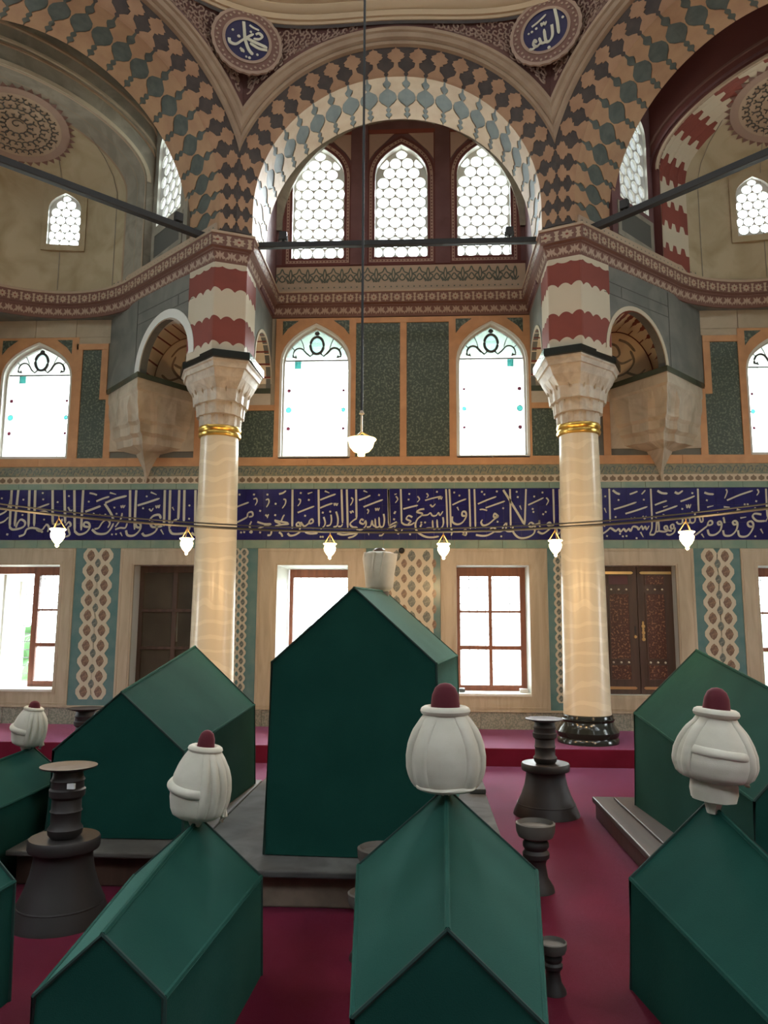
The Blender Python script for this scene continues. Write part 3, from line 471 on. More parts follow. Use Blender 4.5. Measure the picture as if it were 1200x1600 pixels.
# ---- stained glass windows of the upper register
def stained(n, u, flip):
    a, b, z0, zs, za = u; c = (a + b) / 2; h = (b - a) / 2; root = tag(empty('window_%d' % n), kind='structure'); Y0 = YW + .10
    F = lambda p, q, d: (p, Y0 - d, q)
    A = arch_pts(*u); m = MB(); m.plate(A, [offset_poly(A, -.022)], F, -.03, .03); m.build('window_frame', 'gypsum', root)
    zb = zs + .13                      # bar under the tracery head
    # head and body panes
    cut = [p for p in offset_poly(A, -.02) if p[1] >= zb]
    xl = max(p[0] for p in cut) ; low = [(c - (xl - c), zb), (xl, zb)] + [p for p in cut if True]
    hd = sorted(cut, key=lambda p: -math.atan2(p[1] - zb, -(p[0] - c)) )
    hd = sorted(cut, key=lambda p: math.atan2(p[1] - zb + .001, p[0] - c))
    m = MB(); m.prism(hd, F, -.004, .0, cap0=True); m.build('pane', 'pale_glass' if 0 < u[0] + 3 < 6 else 'hazy_glass', root)
    wb = h - .02; bw = .15
    panes = [(-wb, -wb + bw, z0 + .02, zb), (wb - bw, wb, z0 + .02, zb), (-wb + bw, wb - bw, z0 + .02, z0 + .17), (-wb + bw, wb - bw, z0 + .17, (z0 + zb) / 2), (-wb + bw, wb - bw, (z0 + zb) / 2, zb)]
    for p in panes:
        m = MB(); m.prism(rect(c + p[0], c + p[1], p[2], p[3]), F, -.004, 0, cap0=True); m.build('pane', 'clear_glass', root)
    s1 = 1 if not flip else -1
    # lead cames
    m = MB(); T = lambda P, r=.006: m.tube([(p, Y0 - .006, q_) for p, q_ in P], r, 6)
    T([(c - wb, zb), (c + wb, zb)], .010)
    for p in panes: T([(c + p[0], p[2]), (c + p[1], p[2]), (c + p[1], p[3]), (c + p[0], p[3]), (c + p[0], p[2])], .0034)
    H = za - zb; oc = zb + H * .47
    T([(c + .088 * math.cos(t * PI / 12), oc + .118 * math.sin(t * PI / 12)) for t in range(25)], .019)
    for sgn in (-1, 1):
        ctr = (c + sgn * .235, zb + .075)
        T([(c + sgn * .075, oc - .075), (c + sgn * .055, oc - .12), (c + sgn * .09, oc - .15), (c + sgn * .135, oc - .11)], .011)
        T([(c + sgn * .13, oc - .12)] + [(ctr[0] - sgn * .085 * math.cos(t), ctr[1] + .10 * math.sin(t)) for t in [PI * k / 10 for k in range(2, 12)]], .014 if sgn == s1 else .010)
        T([(ctr[0] + sgn * .085, ctr[1] - .02), (ctr[0] + sgn * .03, ctr[1] - .035), (ctr[0] + sgn * .05, ctr[1] - .005)], .012)
        T([(c + sgn * .17, zb + .16), (c + sgn * .19, zb + H * .52), (c + sgn * .23, zb + H * .72)], .0055)
        T([(c + sgn * .29, zb + .14), (c + sgn * .34, zb + .19), (c + sgn * .41, zb + .23)], .0055)
    m.build('lead_came', 'lead', root)
    m = MB(); m.prism(ngon(c, oc, .083, .113, 16), F, -.004, .002, cap0=True); m.build('oval_pane', 'aqua_glass', root)
    m = MB(); m.prism(ngon(c, za - .07, .035, .03, 8), F, -.002, .006); m.build('boss', 'lead', root)
    s0 = -1 if not flip else 1
    m = MB(); m.prism(rect(c + s0 * .25 - .045, c + s0 * .25 + .045, zb - .11, zb - .01), F, .001, .004, cap0=True); m.build('teal_pane', 'teal_glass', root)
    for sgn in (-1, 1):
        for zq, mt, r in ((.69, 'red_glass', .024), (.49, 'teal_glass', .040), (.30, 'red_glass', .025)):
            if sgn != s0: r *= .7
            m = MB(); m.prism(ngon(c + sgn * (wb - bw / 2 + .015), z0 + (zb - z0) * zq, r, r, 10), F, .001, .004, cap0=True); m.build('jewel_pane', mt, root)
            m = MB(); m.tube([(c + sgn * (wb - bw / 2 + .015) + r * math.cos(t), Y0 - .006, z0 + (zb - z0) * zq + r * math.sin(t)) for t in [k * PI / 6 for k in range(12)]], .004, 5, True); m.build('jewel_came', 'lead', root)
    m = MB(); m.box(a - .02, b + .02, YW - .03, YW + .2, z0 - .03, z0 + .004); m.build('window_sill', 'reveal_white', root)
for i, u in enumerate(UPW): stained(5 + i, u, i in (2, 3))

# ---- round-pane windows (gypsum grid pierced with discs)
DISC = {}
def disc_grid(root, outline, x0, x1, z0, z1, F, r=.078, depth=.035, name='disc_grille', flatname='pane'):
    sx = r * 2.13; sz = sx * .866; hs = []; j = 0; z = z1 - r * .9
    def inside(px, pz):
        n = len(outline); c = False
        for i in range(n):
            xa, za = outline[i]; xb, zb = outline[i - 1]
            if (za > pz) != (zb > pz) and px < (xb - xa) * (pz - za) / (zb - za) + xa: c = not c
        return c
    small = offset_poly(outline, -.012)
    def inside2(px, pz):
        n = len(small); c = False
        for i in range(n):
            xa, za = small[i]; xb, zb = small[i - 1]
            if (za > pz) != (zb > pz) and px < (xb - xa) * (pz - za) / (zb - za) + xa: c = not c
        return c
    cx = (x0 + x1) / 2
    while z > z0 - r * .2:
        k = -6
        while k < 7:
            px = cx + (k + (.5 if j % 2 else 0)) * sx
            P = ngon(px, z, r, r, 14)
            ins = [inside(*p) for p in P]
            if inside2(px, z):
                Q = []
                for a_, b_ in P:
                    if not inside2(a_, b_):
                        lo_, hi_ = 0.0, 1.0
                        for _ in range(10):
                            md = (lo_ + hi_) / 2
                            if inside2(px + (a_ - px) * md, z + (b_ - z) * md): lo_ = md
                            else: hi_ = md
                        a_, b_ = px + (a_ - px) * lo_, z + (b_ - z) * lo_
                    Q.append((a_, b_))
                if max(a for a, b in Q) - min(a for a, b in Q) > .02 and max(b for a, b in Q) - min(b for a, b in Q) > .02: hs.append(Q)
            k += 1
        z -= sz; j += 1
    m = MB(); m.plate(outline, hs, F, -depth, 0); m.build(name, 'gypsum', root)
    for h in hs:
        hx = sum(a for a, b in h) / len(h); hz = sum(b for a, b in h) / len(h); key = tuple((round(a - hx, 4), round(b - hz, 4)) for a, b in h) + (id(root),)
        o0 = Vector(F(0, 0, 0)); ofs = Vector(F(hx, hz, 0)) - o0
        if key not in DISC:
            m = MB(); m.prism([(a - hx, b - hz) for a, b in h], F, -depth * .6, -depth * .55, cap0=True); DISC[key] = m.mesh('disc_pane', 'clear_glass')
        ob = bpy.data.objects.new('disc_pane', DISC[key]); COL.objects.link(ob); ob.parent = root; ob.location = ofs
ub = MB(); UU = [(-1.463, -.76), (-.34, .372), (.769, 1.482)]
UO = [arch_pts(a, b, 6.31, 7.42, 7.94) for a, b in UU]
ub.plate(rect(-1.75, 1.75, 5.5, 8.9), UO, WF, -.35, 0, 0, 1)
uw = tag(ub.build('wall_back_upper', ['violet_paint', 'reveal_white']), kind='structure')
for i, (a, b) in enumerate(UU):
    rt = tag(empty('window_%d' % (9 + i)), kind='structure')
    disc_grid(rt, UO[i], a, b, 6.31, 7.94, lambda u, v, d: (u, YW + .10 - d, v))
    portal(((a + b) / 2, YW + .36, 7.1), (0, -1, 0), .72, 1.62)
    for d_, (o0, o1), mt in ((.012, (.0, .035), 'maroon_paint'), (.014, (.035, .075), 'pink_paint'), (.018, (.075, .11), 'maroon_paint')):
        m = MB(); m.plate(offset_poly(UO[i], o1), [offset_poly(UO[i], o0 + .002)], WF, 0, d_); m.build('window_border', mt, uw)
    m = MB(); P = offset_poly(UO[i], .055); n = len(P)
    for k in range(n):
        a_, b_ = P[k], P[(k + 1) % n]; L = math.hypot(b_[0] - a_[0], b_[1] - a_[1]); c_ = max(1, int(L / .045))
        for q_ in range(c_):
            t = (q_ + .5) / c_; m.prism(ngon(a_[0] + (b_[0] - a_[0]) * t, a_[1] + (b_[1] - a_[1]) * t, .015, .015, 3, k), WF, .012, .017)
    m.build('border_teeth', 'maroon_paint', uw)['kind'] = 'stuff'
    c_ = (a + b) / 2
    for sgn in (-1, 1):
        m = MB(); m.prism([(c_ + sgn * .44, 8.10), (c_ + sgn * .44, 7.72), (c_ + sgn * .36, 7.84), (c_ + sgn * .10, 8.10)], WF, 0, .012); m.build('painted_spandrel', 'pink_paint', uw)
        m = MB(); m.box(c_ + sgn * .46 - .02, c_ + sgn * .46 + .02, YW - .02, YW, 6.2, 8.12); m.build('painted_bar', 'maroon_paint', uw)
    m = MB(); m.box(c_ - .46, c_ + .46, YW - .02, YW, 8.10, 8.16); m.build('painted_bar', 'red_paint', uw)
for a, b in ((-.665, -.44), (.475, .67)):
    m = MB(); m.box(a, b, YW - .03, YW, 6.2, 8.9); m.build('pilaster', 'violet_paint', uw)
m = MB()
for k in range(24):
    t0 = PI * k / 24; t1 = PI * (k + 1) / 24
    m.add([WF(r_ * math.cos(t), 6.70 + r_ * math.sin(t), d) for d in (0, .05) for t in (t0, t1) for r_ in (1.60, 1.80)], [(4, 5, 7, 6), (0, 1, 3, 2), (0, 4, 6, 2), (1, 5, 7, 3)])
m.build('arch_band', 'grey_marble_paint', uw)
m = MB(); m.box(-1.67, 1.67, YW - .012, YW, 6.18, 6.22); m.build('painted_bar', 'maroon_paint', uw)
for sx in (-1, 1):
    m = MB(); m.box(*sorted((sx * 1.67, sx * 1.79)), 8.85, 9.75, 5.5, 8.9); ns = tag(m.build('wall_niche_side', 'violet_paint'), kind='structure')
    m = MB(); m.box(*sorted((sx * 1.79, sx * 1.82)), 8.85, 9.75, 5.62, 8.9); m.build('pale_bounce_skin', 'reveal_white', ns)  # added pale skin, bounces daylight so the side windows look brighter
m = MB(); m.box(-1.8, 1.8, 8.6, 10.1, 8.75, 8.9); tag(m.build('ceiling_niche', 'plaster'), kind='structure')
# ================================================================== OCTAGON OF ARCHES
BAYS = {0: 0.0, 1: -PI / 4, -1: PI / 4}     # bay index -> rotation about z (bay 1 is to the right)
def bayobj(m, name, mats, bay, parent=None, smooth=False):
    return m.build(name, mats, parent, smooth, loc=(0, YO, 0) if parent is None else None, rz=bay if parent is None else 0)
RI, ZS, Z0, NST = 1.65, 6.13, 5.83, 25
LEN = .3 + PI * RI + .3
def arc(u):
    """point and outward normal on the crease curve, u = arc length from left foot"""
    if u < .3: return (-RI, Z0 + u), (-1, 0)
    if u > LEN - .3: return (RI, Z0 + LEN - u), (1, 0)
    a = PI - (u - .3) / RI; return (RI * math.cos(a), ZS + RI * math.sin(a)), (math.cos(a), math.sin(a))
def PT(u, v, h=0.0):
    """v in [-1,0]: soffit (0 = crease, -1 = back edge); v in [0,1]: splayed face. h = proud of the surface"""
    u = min(max(u, 0), LEN); (x, z), (nx, nz) = arc(u)
    if v <= 0: return (x - nx * h, 4.45 - .77 * v, z - nz * h)
    tc = (1.843 - abs(x)) / (.25 * abs(nx) + .062) if abs(x) > 1.2 else 9
    t = v * min(1, tc); return (x + nx * (.25 * t - h * .4), 4.45 - .15 * t - h * .8, z + nz * (.25 * t - h * .4))
def wdark(v):
    """relative half width of the dark voussoir"""
    T = [(-1, .04), (-.95, .10), (-.90, .34), (-.86, .36), (-.82, .12), (-.78, .26), (-.74, .28), (-.70, .10), (-.65, .34), (-.60, .66), (-.52, .93), (-.44, .95), (-.36, .80), (-.30, .40), (-.26, .12), (-.20, .36), (-.14, .44), (-.08, .14),
         (0, .10), (.06, .24), (.12, .14), (.22, .44), (.30, .76), (.38, .80), (.46, .82), (.50, .52), (.55, .62), (.60, .34), (.66, .20), (.72, .32), (.76, .22), (.84, .62), (.90, .64), (.94, .92), (1.0, 1.0)]
    for (a, x), (b, y) in zip(T, T[1:]):
        if a <= v <= b: return x + (y - x) * (v - a) / (b - a)
    return .1
VS = [-1, -.95, -.90, -.86, -.82, -.78, -.74, -.70, -.65, -.60, -.52, -.44, -.36, -.30, -.26, -.20, -.14, -.08, 0, .06, .12, .22, .30, .38, .46, .50, .55, .60, .66, .72, .76, .84, .90, .94, 1.0]
step = LEN / NST
def voussoir(k, dark, soff='cream_stone'):
    uc = (k + (0.5 if not dark else 0)) * step; h = .002 if dark else .010
    m = MB(); T = []; n = len(VS)
    for v in VS:
        w_ = wdark(v) if dark else 1 - wdark(v)
        a, b = uc - w_ * step / 2, uc + w_ * step / 2
        T += [PT(a, v, h), PT(uc, v, h), PT(b, v, h), PT(a, v, -.01), PT(b, v, -.01)]
    F0 = []; F1 = []
    for i in range(n - 1):
        o, p = i * 5, (i + 1) * 5; (F0 if VS[i] < 0 else F1).extend([(o, o + 1, p + 1, p), (o + 1, o + 2, p + 2, p + 1), (o, p, p + 3, o + 3), (o + 2, p + 2, p + 4, o + 4)])
    m.add(T, F0, 0); k0 = len(m.v); m.f += F1; m.m += [1] * len(F1)
    return m.mesh('voussoir_dark' if dark else 'voussoir', ['slate_stone', 'dark_stone'] if dark else [soff, 'peach_stone'])
VM = [(voussoir(k, False)) for k in range(NST)]; VM2 = [voussoir(k, False, 'orange_stone') for k in range(NST)]; DM = [voussoir(k, True) for k in range(NST + 1)]
HW = lambda a: a * math.tan(PI / 8)
NAMES = {0: 'centre', 1: 'right', -1: 'left'}
LBL = {0: 'frontal arch of cream and dark toothed stones, framing three disc-pane windows',
       1: 'toothed peach and dark stone arch right of the frontal arch, cut by the frame',
       -1: 'toothed peach and dark stone arch left of the frontal arch, cut by the frame'}
for bi, rz in BAYS.items():
    root = thing('arch', LBL[bi], 'arch', (0, YO, 0), rz, 'polychrome arches under the dome')
    # core behind the voussoirs
    m = MB(); N = 40
    inner = [arc(LEN * i / N)[0] for i in range(N + 1)]
    k = []; f = []
    def outer_pt(p, a):
        hw = HW(a) ; x, z = p; s_ = min(hw / max(abs(x), 1e-6), (8.95 - ZS) / max(z - ZS, 1e-6) if z > ZS else 9e9); 
        return (x * s_, a, ZS + (z - ZS) * s_) if z > ZS else (math.copysign(hw, x), a, z)
    for p in inner:
        k += [(p[0], 4.452, p[1]), (p[0], 5.22, p[1]), outer_pt(p, 4.452), outer_pt(p, 5.22)]
    for i in range(N):
        o = i * 4; q = o + 4; f += [(o, q, q + 1, o + 1), (o + 1, q + 1, q + 3, o + 3), (o + 3, q + 3, q + 2, o + 2)]
    m.add(k, f); bayobj(m, 'arch_core', 'plaster', 0, root)
    m = MB(); m.grid(lambda u, v: PT(u * LEN, v, -.004), 60, 6); m.build('face_bed', 'dark_stone', root)
    for k_ in range(NST):
        o = bpy.data.objects.new('voussoir', (VM2 if bi else VM)[k_]); COL.objects.link(o); o.parent = root
    for k_ in range(NST + 1):
        o = bpy.data.objects.new('dark_voussoir', DM[k_]); COL.objects.link(o); o.parent = root
    # moulded frame above the voussoirs, meeting its neighbour in a V
    prof = [(1.895, 4.31), (1.90, 4.25), (1.925, 4.235), (1.94, 4.245), (1.955, 4.205), (2.00, 4.19), (2.012, 4.165), (2.045, 4.16), (2.055, 4.18)]
    def fpt(r, a, s_):
        lim = math.acos(min(1, HW(a) / r)); th = lim + (PI - 2 * lim) * s_; return (r * math.cos(th), a, ZS + r * math.sin(th))
    m = MB(); n = 56; k = [fpt(r, a, i / n) for i in range(n + 1) for r, a in prof]; L = len(prof)
    m.add(k, [(i * L + j, i * L + j + 1, (i + 1) * L + j + 1, (i + 1) * L + j) for i in range(n) for j in range(L - 1)])
    m.build('arch_moulding', 'arch_frame', root, True)
def ring_r(phi): return 4.17 * (1 + .055 * (1 - math.cos(8 * phi)) / 2)
def ring_z(phi): return 8.26
def pend(phi, v, h=0.0):
    """phi from bay axis; v 0 at the arch moulding, 1 at the ring"""
    x = 4.17 * math.tan(phi); a = 4.17; z = ZS + math.sqrt(max(0, 2.05 ** 2 - x * x)) - .01
    R = ring_r(phi); bx, ba = R * math.sin(phi), R * math.cos(phi)
    k = .07 * math.sin(PI * v) * min(1, abs(phi) / .3)
    X = x + (bx - x) * v; A_ = a + (ba - a) * v
    l = math.hypot(X, A_); s_ = (l + k - h) / l
    return (X * s_, A_ * s_, z + (ring_z(phi) - z) * v)
for bi, rz in BAYS.items():
    m = MB(); m.grid(lambda u, v: pend(-PI / 8 + PI / 4 * u, v), 48, 14)
    tag(bayobj(m, 'pendentive', 'pendentive_maroon', rz, smooth=True), kind='structure')
def world(bay, p):
    c, s_ = math.cos(bay), math.sin(bay); return (p[0] * c - p[1] * s_, YO + p[0] * s_ + p[1] * c, p[2])
# dome ring mouldings, drum and dome
m = MB(); prof = [(0, 8.24), (-.03, 8.245), (-.035, 8.275), (-.06, 8.28), (-.075, 8.33), (-.055, 8.35), (-.095, 8.37), (-.12, 8.42), (-.10, 8.45), (-.14, 8.47), (-.16, 8.55), (-.1, 8.60), (.02, 8.62)]
n = 192; k = []
for i in range(n):
    t = 2 * PI * i / n
    for d, z in prof: r = ring_r(t) + d; k.append((r * math.sin(t), YO + r * math.cos(t), z))
L = len(prof); m.add(k, [(i * L + j, i * L + j + 1, ((i + 1) % n) * L + j + 1, ((i + 1) % n) * L + j) for i in range(n) for j in range(L - 1)])
o = m.build('trim_dome_ring', 'ring_beige', smooth=True); tag(o, kind='structure')
m = MB()
for i in range(n):
    pass
k = []
for i in range(n):
    t = 2 * PI * i / n; r = ring_r(t)
    for d, z in ((-.012, 8.205), (-.018, 8.243)): k.append(((r + d) * math.sin(t), YO + (r + d) * math.cos(t), z))
m.add(k, [(i * 2, i * 2 + 1, ((i + 1) % n) * 2 + 1, ((i + 1) % n) * 2) for i in range(n)]); m.build('ring_line', 'dark_stone', o)
m = MB()
def dome(u, v):
    t = 2 * PI * u
    if v < .3: r, z = 4.15, 8.6 + v / .3 * 1.6
    else: e = (v - .3) / .7 * PI / 2; r, z = 4.15 * math.cos(e) + .001, 10.2 + 4.15 * math.sin(e)
    return (r * math.sin(t), YO + r * math.cos(t), z)
m.grid(dome, 96, 20, skip=lambda u, v: (u * 12 % 1 < .25) and .08 < v < .27)
tag(m.build('ceiling_dome', 'dome_plaster', smooth=True), kind='structure')
for i in range(12):
    t = 2 * PI * (i + .125) / 12; portal((4.2 * math.sin(t), YO + 4.2 * math.cos(t), 9.5), (-math.sin(t), -math.cos(t), 0), .58, 1.1)
# closing walls of the five bays behind the viewer (they hold the building's other windows)
for j, ang in enumerate((PI / 2, -PI / 2, PI, 3 * PI / 4, -3 * PI / 4)):
    m = MB(); fn = lambda u, v, d: (u, 4.9 - d, v)
    hs = [arch_pts(c - .3, c + .3, 6.3, 7.3, 7.7) for c in (-.9, 0, .9)] if j < 2 else []
    m.plate(rect(-2.2, 2.2, 5.4, 8.95), hs, fn, -.2, 0, 0); tag(m.build('wall_clerestory', 'rear_tile', loc=(0, YO, 0), rz=ang), kind='structure')
    m = MB(); m.add([(-1.75, 4.18, 8.95), (1.75, 4.18, 8.95), (2.1, 5.1, 8.95), (-2.1, 5.1, 8.95)], [(0, 1, 2, 3)]); tag(m.build('ceiling_bay', 'plaster', loc=(0, YO, 0), rz=ang), kind='structure')
    m = MB(); m.grid(lambda u, v: (1.85 * (2 * u - 1), 4.22, 8.2 + .8 * v), 2, 1); tag(m.build('wall_drum', 'plaster', loc=(0, YO, 0), rz=ang), kind='structure')
# ---------- pendentive scrollwork and medallions
BL, BR = PI / 4, -PI / 4
def pframe(side):
    """frame on the pendentive at the 22.5 degree radial: returns map (u,v,d)->world, u to the viewer's right"""
    ph = side * PI / 8; s_, c = math.sin(ph), math.cos(ph)
    return lambda u, v, d: (s_ * (4.37 - d) + c * u, YO + c * (4.37 - d) - s_ * u, 7.93 + v)
def spiral(cx, cz, r, a0, turns, sgn=1, n=10): return [(cx + r * (1 - .75 * i / n) * math.cos(a0 + sgn * turns * 2 * PI * i / n), cz + r * (1 - .75 * i / n) * math.sin(a0 + sgn * turns * 2 * PI * i / n)) for i in range(n + 1)]
rs = random.Random(11)
for side in (-1, 1):
    # scrolls laid on the surface of both adjoining bays
    for bay_off in (-1, 1):
        bi = 0 if bay_off == -side else side
        rz = BAYS[bi]
        m = MB()
        sg = side if bi == 0 else -side      # which half of the bay
        def sfn(u, v, d, sg=sg): return pend(sg * u, v, d)
        cnt = 0
        for iy in range(14):
            for ix in range(20):
                ph = .10 + (PI / 8 - .11) * (ix + .5) / 20; v = .10 + .82 * (iy + .5) / 14
                x = 4.17 * math.tan(ph); zb = ZS + math.sqrt(2.05 ** 2 - x * x); H = ring_z(ph) - zb
                if H < .10: continue
                z = zb + H * v; dx = 4.17 * math.tan(PI / 8) - x
                if math.hypot(dx, z - 7.935) < .23: continue
                if H < .9 and (iy % max(1, int(round(.078 / (H / 14))))) : continue
                if H * v < .07 or H * (1 - v) < .05: continue
                r = .038; a0 = rs.uniform(0, 2 * PI); s2 = rs.choice((-1, 1))
                P = [(ph + (q[0]) / 4.3, v + q[1] / H) for q in spiral(0, 0, r, a0, .8, s2, 7)] + []
                Q = []
                for (pu, pv) in P: Q.append((pu, min(.97, max(.03, pv))))
                # ribbon
                S = smooth_line(Q, 2); Lp = [Vector(sfn(a_, b_, .004)) for a_, b_ in S]
                m.tube(Lp, [.0105] * len(Lp), 4); cnt += 1
        o = m.build('pendentive_scrollwork', 'scroll_pink', loc=(0, YO, 0), rz=rz)
        tag(o, 'cream scrollwork %s the %s blue medallion' % (('left of' if (bi == -1 or (side == 1 and bi == 0)) else 'right of'), 'left' if side < 0 else 'right'), 'ornament', kind='stuff')
    fn = pframe(side)
    root = thing('medallion', ('round blue medallion with white script, upper left of the frontal arch' if side < 0 else 'round blue medallion with white script, upper right of the frontal arch'), 'medallion', fn(0, 0, 0), 0, 'script medallions on the pendentives')
    base = Vector(fn(0, 0, 0)); F = lambda u, v, d, base=base, fn=fn: tuple(Vector(fn(u, v, d)) - base)
    def disc(r0, r1, d, mt, name, nn=48, wob=0):
        m = MB(); k = []
        for i in range(nn):
            t = 2 * PI * i / nn; r1_ = r1 * (1 + wob * math.sin(t * 24) * .5)
            k += [F(r0 * math.cos(t), r0 * math.sin(t), d), F(r1_ * math.cos(t), r1_ * math.sin(t), d), F(r1_ * math.cos(t), r1_ * math.sin(t), d - .03)]
        m.add(k, [(3 * i, 3 * i + 1, 3 * ((i + 1) % nn) + 1, 3 * ((i + 1) % nn)) for i in range(nn)] + [(3 * i + 1, 3 * i + 2, 3 * ((i + 1) % nn) + 2, 3 * ((i + 1) % nn) + 1) for i in range(nn)])
        if r0 < .01: pass
        return m.build(name, mt, root)
    disc(.365, .40, .035, 'scroll_pink', 'outer_rim', 72, .03); disc(.275, .37, .03, 'cornice_maroon', 'border_ring'); disc(.245, .278, .04, 'scroll_pink', 'inner_rim'); disc(.0001, .25, .032, 'med_blue', 'blue_field')
    m = MB()
    for k_ in range(40):
        t = 2 * PI * k_ / 40; rr = .325 + .018 * (k_ % 2); m.prism(ngon(rr * math.cos(t), rr * math.sin(t), .016, .016, 5, t), F, .03, .036)
    m.build('border_flowers', 'scroll_pink', root)['kind'] = 'stuff'
    m = MB(); sc = .00245
    if side < 0:
        C = (507, 215); S_ = [(15, [(488, 125), (492, 165), (498, 215), (515, 260), (535, 280)]), (15, [(425, 225), (430, 245), (455, 248), (480, 225), (500, 205), (535, 175)]), (13, [(545, 175), (560, 165), (575, 178), (560, 195), (535, 200)]), (15, [(505, 205), (540, 215), (600, 228)]), (14, [(600, 240), (560, 242), (520, 225)]), (10, [(475, 262), (490, 270), (492, 280)]), (9, [(515, 135), (535, 145), (560, 150)])]
        D_ = [(468, 205, 8), (522, 168, 6), (485, 272, 8), (440, 180, 6), (520, 300, 7), (505, 298, 5), (555, 275, 6)]
    else:
        C = (740, 167); S_ = [(15, [(785, 75), (795, 140), (800, 205)]), (14, [(770, 150), (772, 200), (760, 225), (742, 222), (735, 160)]), (13, [(742, 225), (722, 225), (712, 195)]), (13, [(715, 225), (700, 235), (685, 220), (690, 200), (700, 215)]), (13, [(700, 232), (680, 242), (665, 238)]), (11, [(680, 130), (710, 115), (745, 90)]), (9, [(722, 125), (726, 140), (733, 126), (740, 140), (746, 124)])]
        D_ = [(755, 258, 8), (680, 155, 6), (700, 145, 6), (820, 130, 6), (665, 160, 5)]
    for w_, P in S_: stroke(m, [((a_ - C[0]) * sc, -(b_ - C[1]) * sc) for a_, b_ in P], w_ * sc, F, .031, .040, 0)
    for a_, b_, r in D_: m.prism(ngon((a_ - C[0]) * sc, -(b_ - C[1]) * sc, r * sc, r * sc, 6), F, .031, .040)
    m.build('script', 'script_white', root)

# ================================================================== CORNICE
def loc2w(bay, x, a): return (x * math.cos(bay) - a * math.sin(bay), YO + x * math.sin(bay) + a * math.cos(bay))
PATH = []
def corner_pts(bay):
    P = [(-1.64, 4.51), (-1.50, 6.2)] + [(-1.5 * math.cos(t), 6.2 + 1.5 * math.sin(t)) for t in [PI * i / 24 for i in range(1, 24)]] + [(1.50, 6.2), (1.64, 4.51)]
    return [loc2w(bay, *p) for p in P]
def straight_pts(bay, a=5.98): return [loc2w(bay, *p) for p in [(-1.70, 4.49), (-1.70, a), (1.70, a), (1.70, 4.49)]]
for j in range(8):
    bay = -j * PI / 4
    PATH += straight_pts(bay) if j % 2 == 0 else corner_pts(bay)
def offset_path(P, d):
    n = len(P); out = []
    for i in range(n):
        a, b, c = Vector(P[i - 1]), Vector(P[i]), Vector(P[(i + 1) % n]); e1 = (b - a).normalized(); e2 = (c - b).normalized()
        n1 = Vector((e1.y, -e1.x)); n2 = Vector((e2.y, -e2.x)); mm = n1 + n2; mm = mm / max(.5, mm.length_squared) * 2; out.append(b + mm * d)
    return out
# PATH runs clockwise seen from above; inside of the room is to its right -> positive offset
def sweep(name, prof, mt, parent=None, rng=None, smooth=False):
    m = MB(); R = [offset_path(PATH, o) for o, z in prof]; L = len(prof); n = len(PATH); k = []
    for i in range(n):
        for j in range(L): k.append((R[j][i].x, R[j][i].y, prof[j][1]))
    m.add(k, [(i * L + j, i * L + j + 1, ((i + 1) % n) * L + j + 1, ((i + 1) % n) * L + j) for i in range(n) for j in range(L - 1)])
    return m.build(name, mt, parent, smooth)
cor = sweep('trim_cornice', [(-.02, 5.47), (.0, 5.47), (.005, 5.485), (.035, 5.60), (.05, 5.605), (.05, 5.625)], 'cornice_maroon'); tag(cor, kind='structure')
sweep('cornice_cove', [(.05, 5.625), (.085, 5.635), (.09, 5.76), (.10, 5.775)], 'cornice_maroon', cor)
sweep('cornice_lip', [(.09, 5.77), (.105, 5.775), (.105, 5.80), (.09, 5.81), (-.01, 5.815)], 'cornice_tan', cor)
sweep('dotted_band', [(.03, 5.812), (.02, 5.93), (-.01, 5.94)], 'cornice_tan', cor)
# motif mapping along the cornice
cum = [0]
for i in range(len(PATH)): a = PATH[i]; b = PATH[(i + 1) % len(PATH)]; cum.append(cum[-1] + math.hypot(b[0] - a[0], b[1] - a[1]))
def cmap(o0, z0, o1, z1, lift=.004):
    R0, R1 = offset_path(PATH, o0 + lift), offset_path(PATH, o1 + lift); n = len(PATH)
    import bisect
    def fn(u, v, d):
        u = u % cum[-1]; i = min(n - 1, bisect.bisect_right(cum, u) - 1); t = (u - cum[i]) / (cum[i + 1] - cum[i]); i2 = (i + 1) % n
        a = R0[i].lerp(R0[i2], t); b = R1[i].lerp(R1[i2], t); p = a.lerp(b, v); return (p.x, p.y, z0 + (z1 - z0) * v)
    return fn
VISR = [(cum[-1] - 12.2, cum[-1]), (0, 14.5)]
def vis_segments():
    """arc-length intervals of straight runs, so that motifs never straddle a corner"""
    n = len(PATH); segs = []; cur = 0.0
    for i in range(n):
        if i == 0: continue
        a, b, c = Vector(PATH[i - 1]), Vector(PATH[i]), Vector(PATH[(i + 1) % n])
        if (b - a).angle(c - b) > .3: segs.append((cur, cum[i])); cur = cum[i]
    segs.append((cur, cum[-1])); return [s_ for s_ in segs]
SEG = [s_ for s_ in vis_segments()]
def visible_seg(s_):
    fn = cmap(0, 5.5, 0, 5.6); p = fn((s_[0] + s_[1]) / 2, 0, 0); return p[1] > 6.5
SEG = [s_ for s_ in SEG if visible_seg(s_)]
def run(fn, pitch, polys, mt, name, parent=cor):
    m = MB()
    for s0, s1 in SEG:
        n = max(1, round((s1 - s0) / pitch)); p = (s1 - s0) / n
        for k in range(n):
            uc = s0 + (k + .5) * p
            for P in polys: m.prism([(uc + a * p / pitch, b) for a, b in P], fn, 0, 0)
    o = m.build(name, mt, parent); o['kind'] = 'stuff'; return o
fl_ = lambda r0, r1, n, asp, cx=0, cz=.5: [(cx + (r0 if i % 2 else r1) * math.cos(PI * i / n), cz + (r0 if i % 2 else r1) * asp * math.sin(PI * i / n)) for i in range(2 * n)]
A1 = 1 / .125
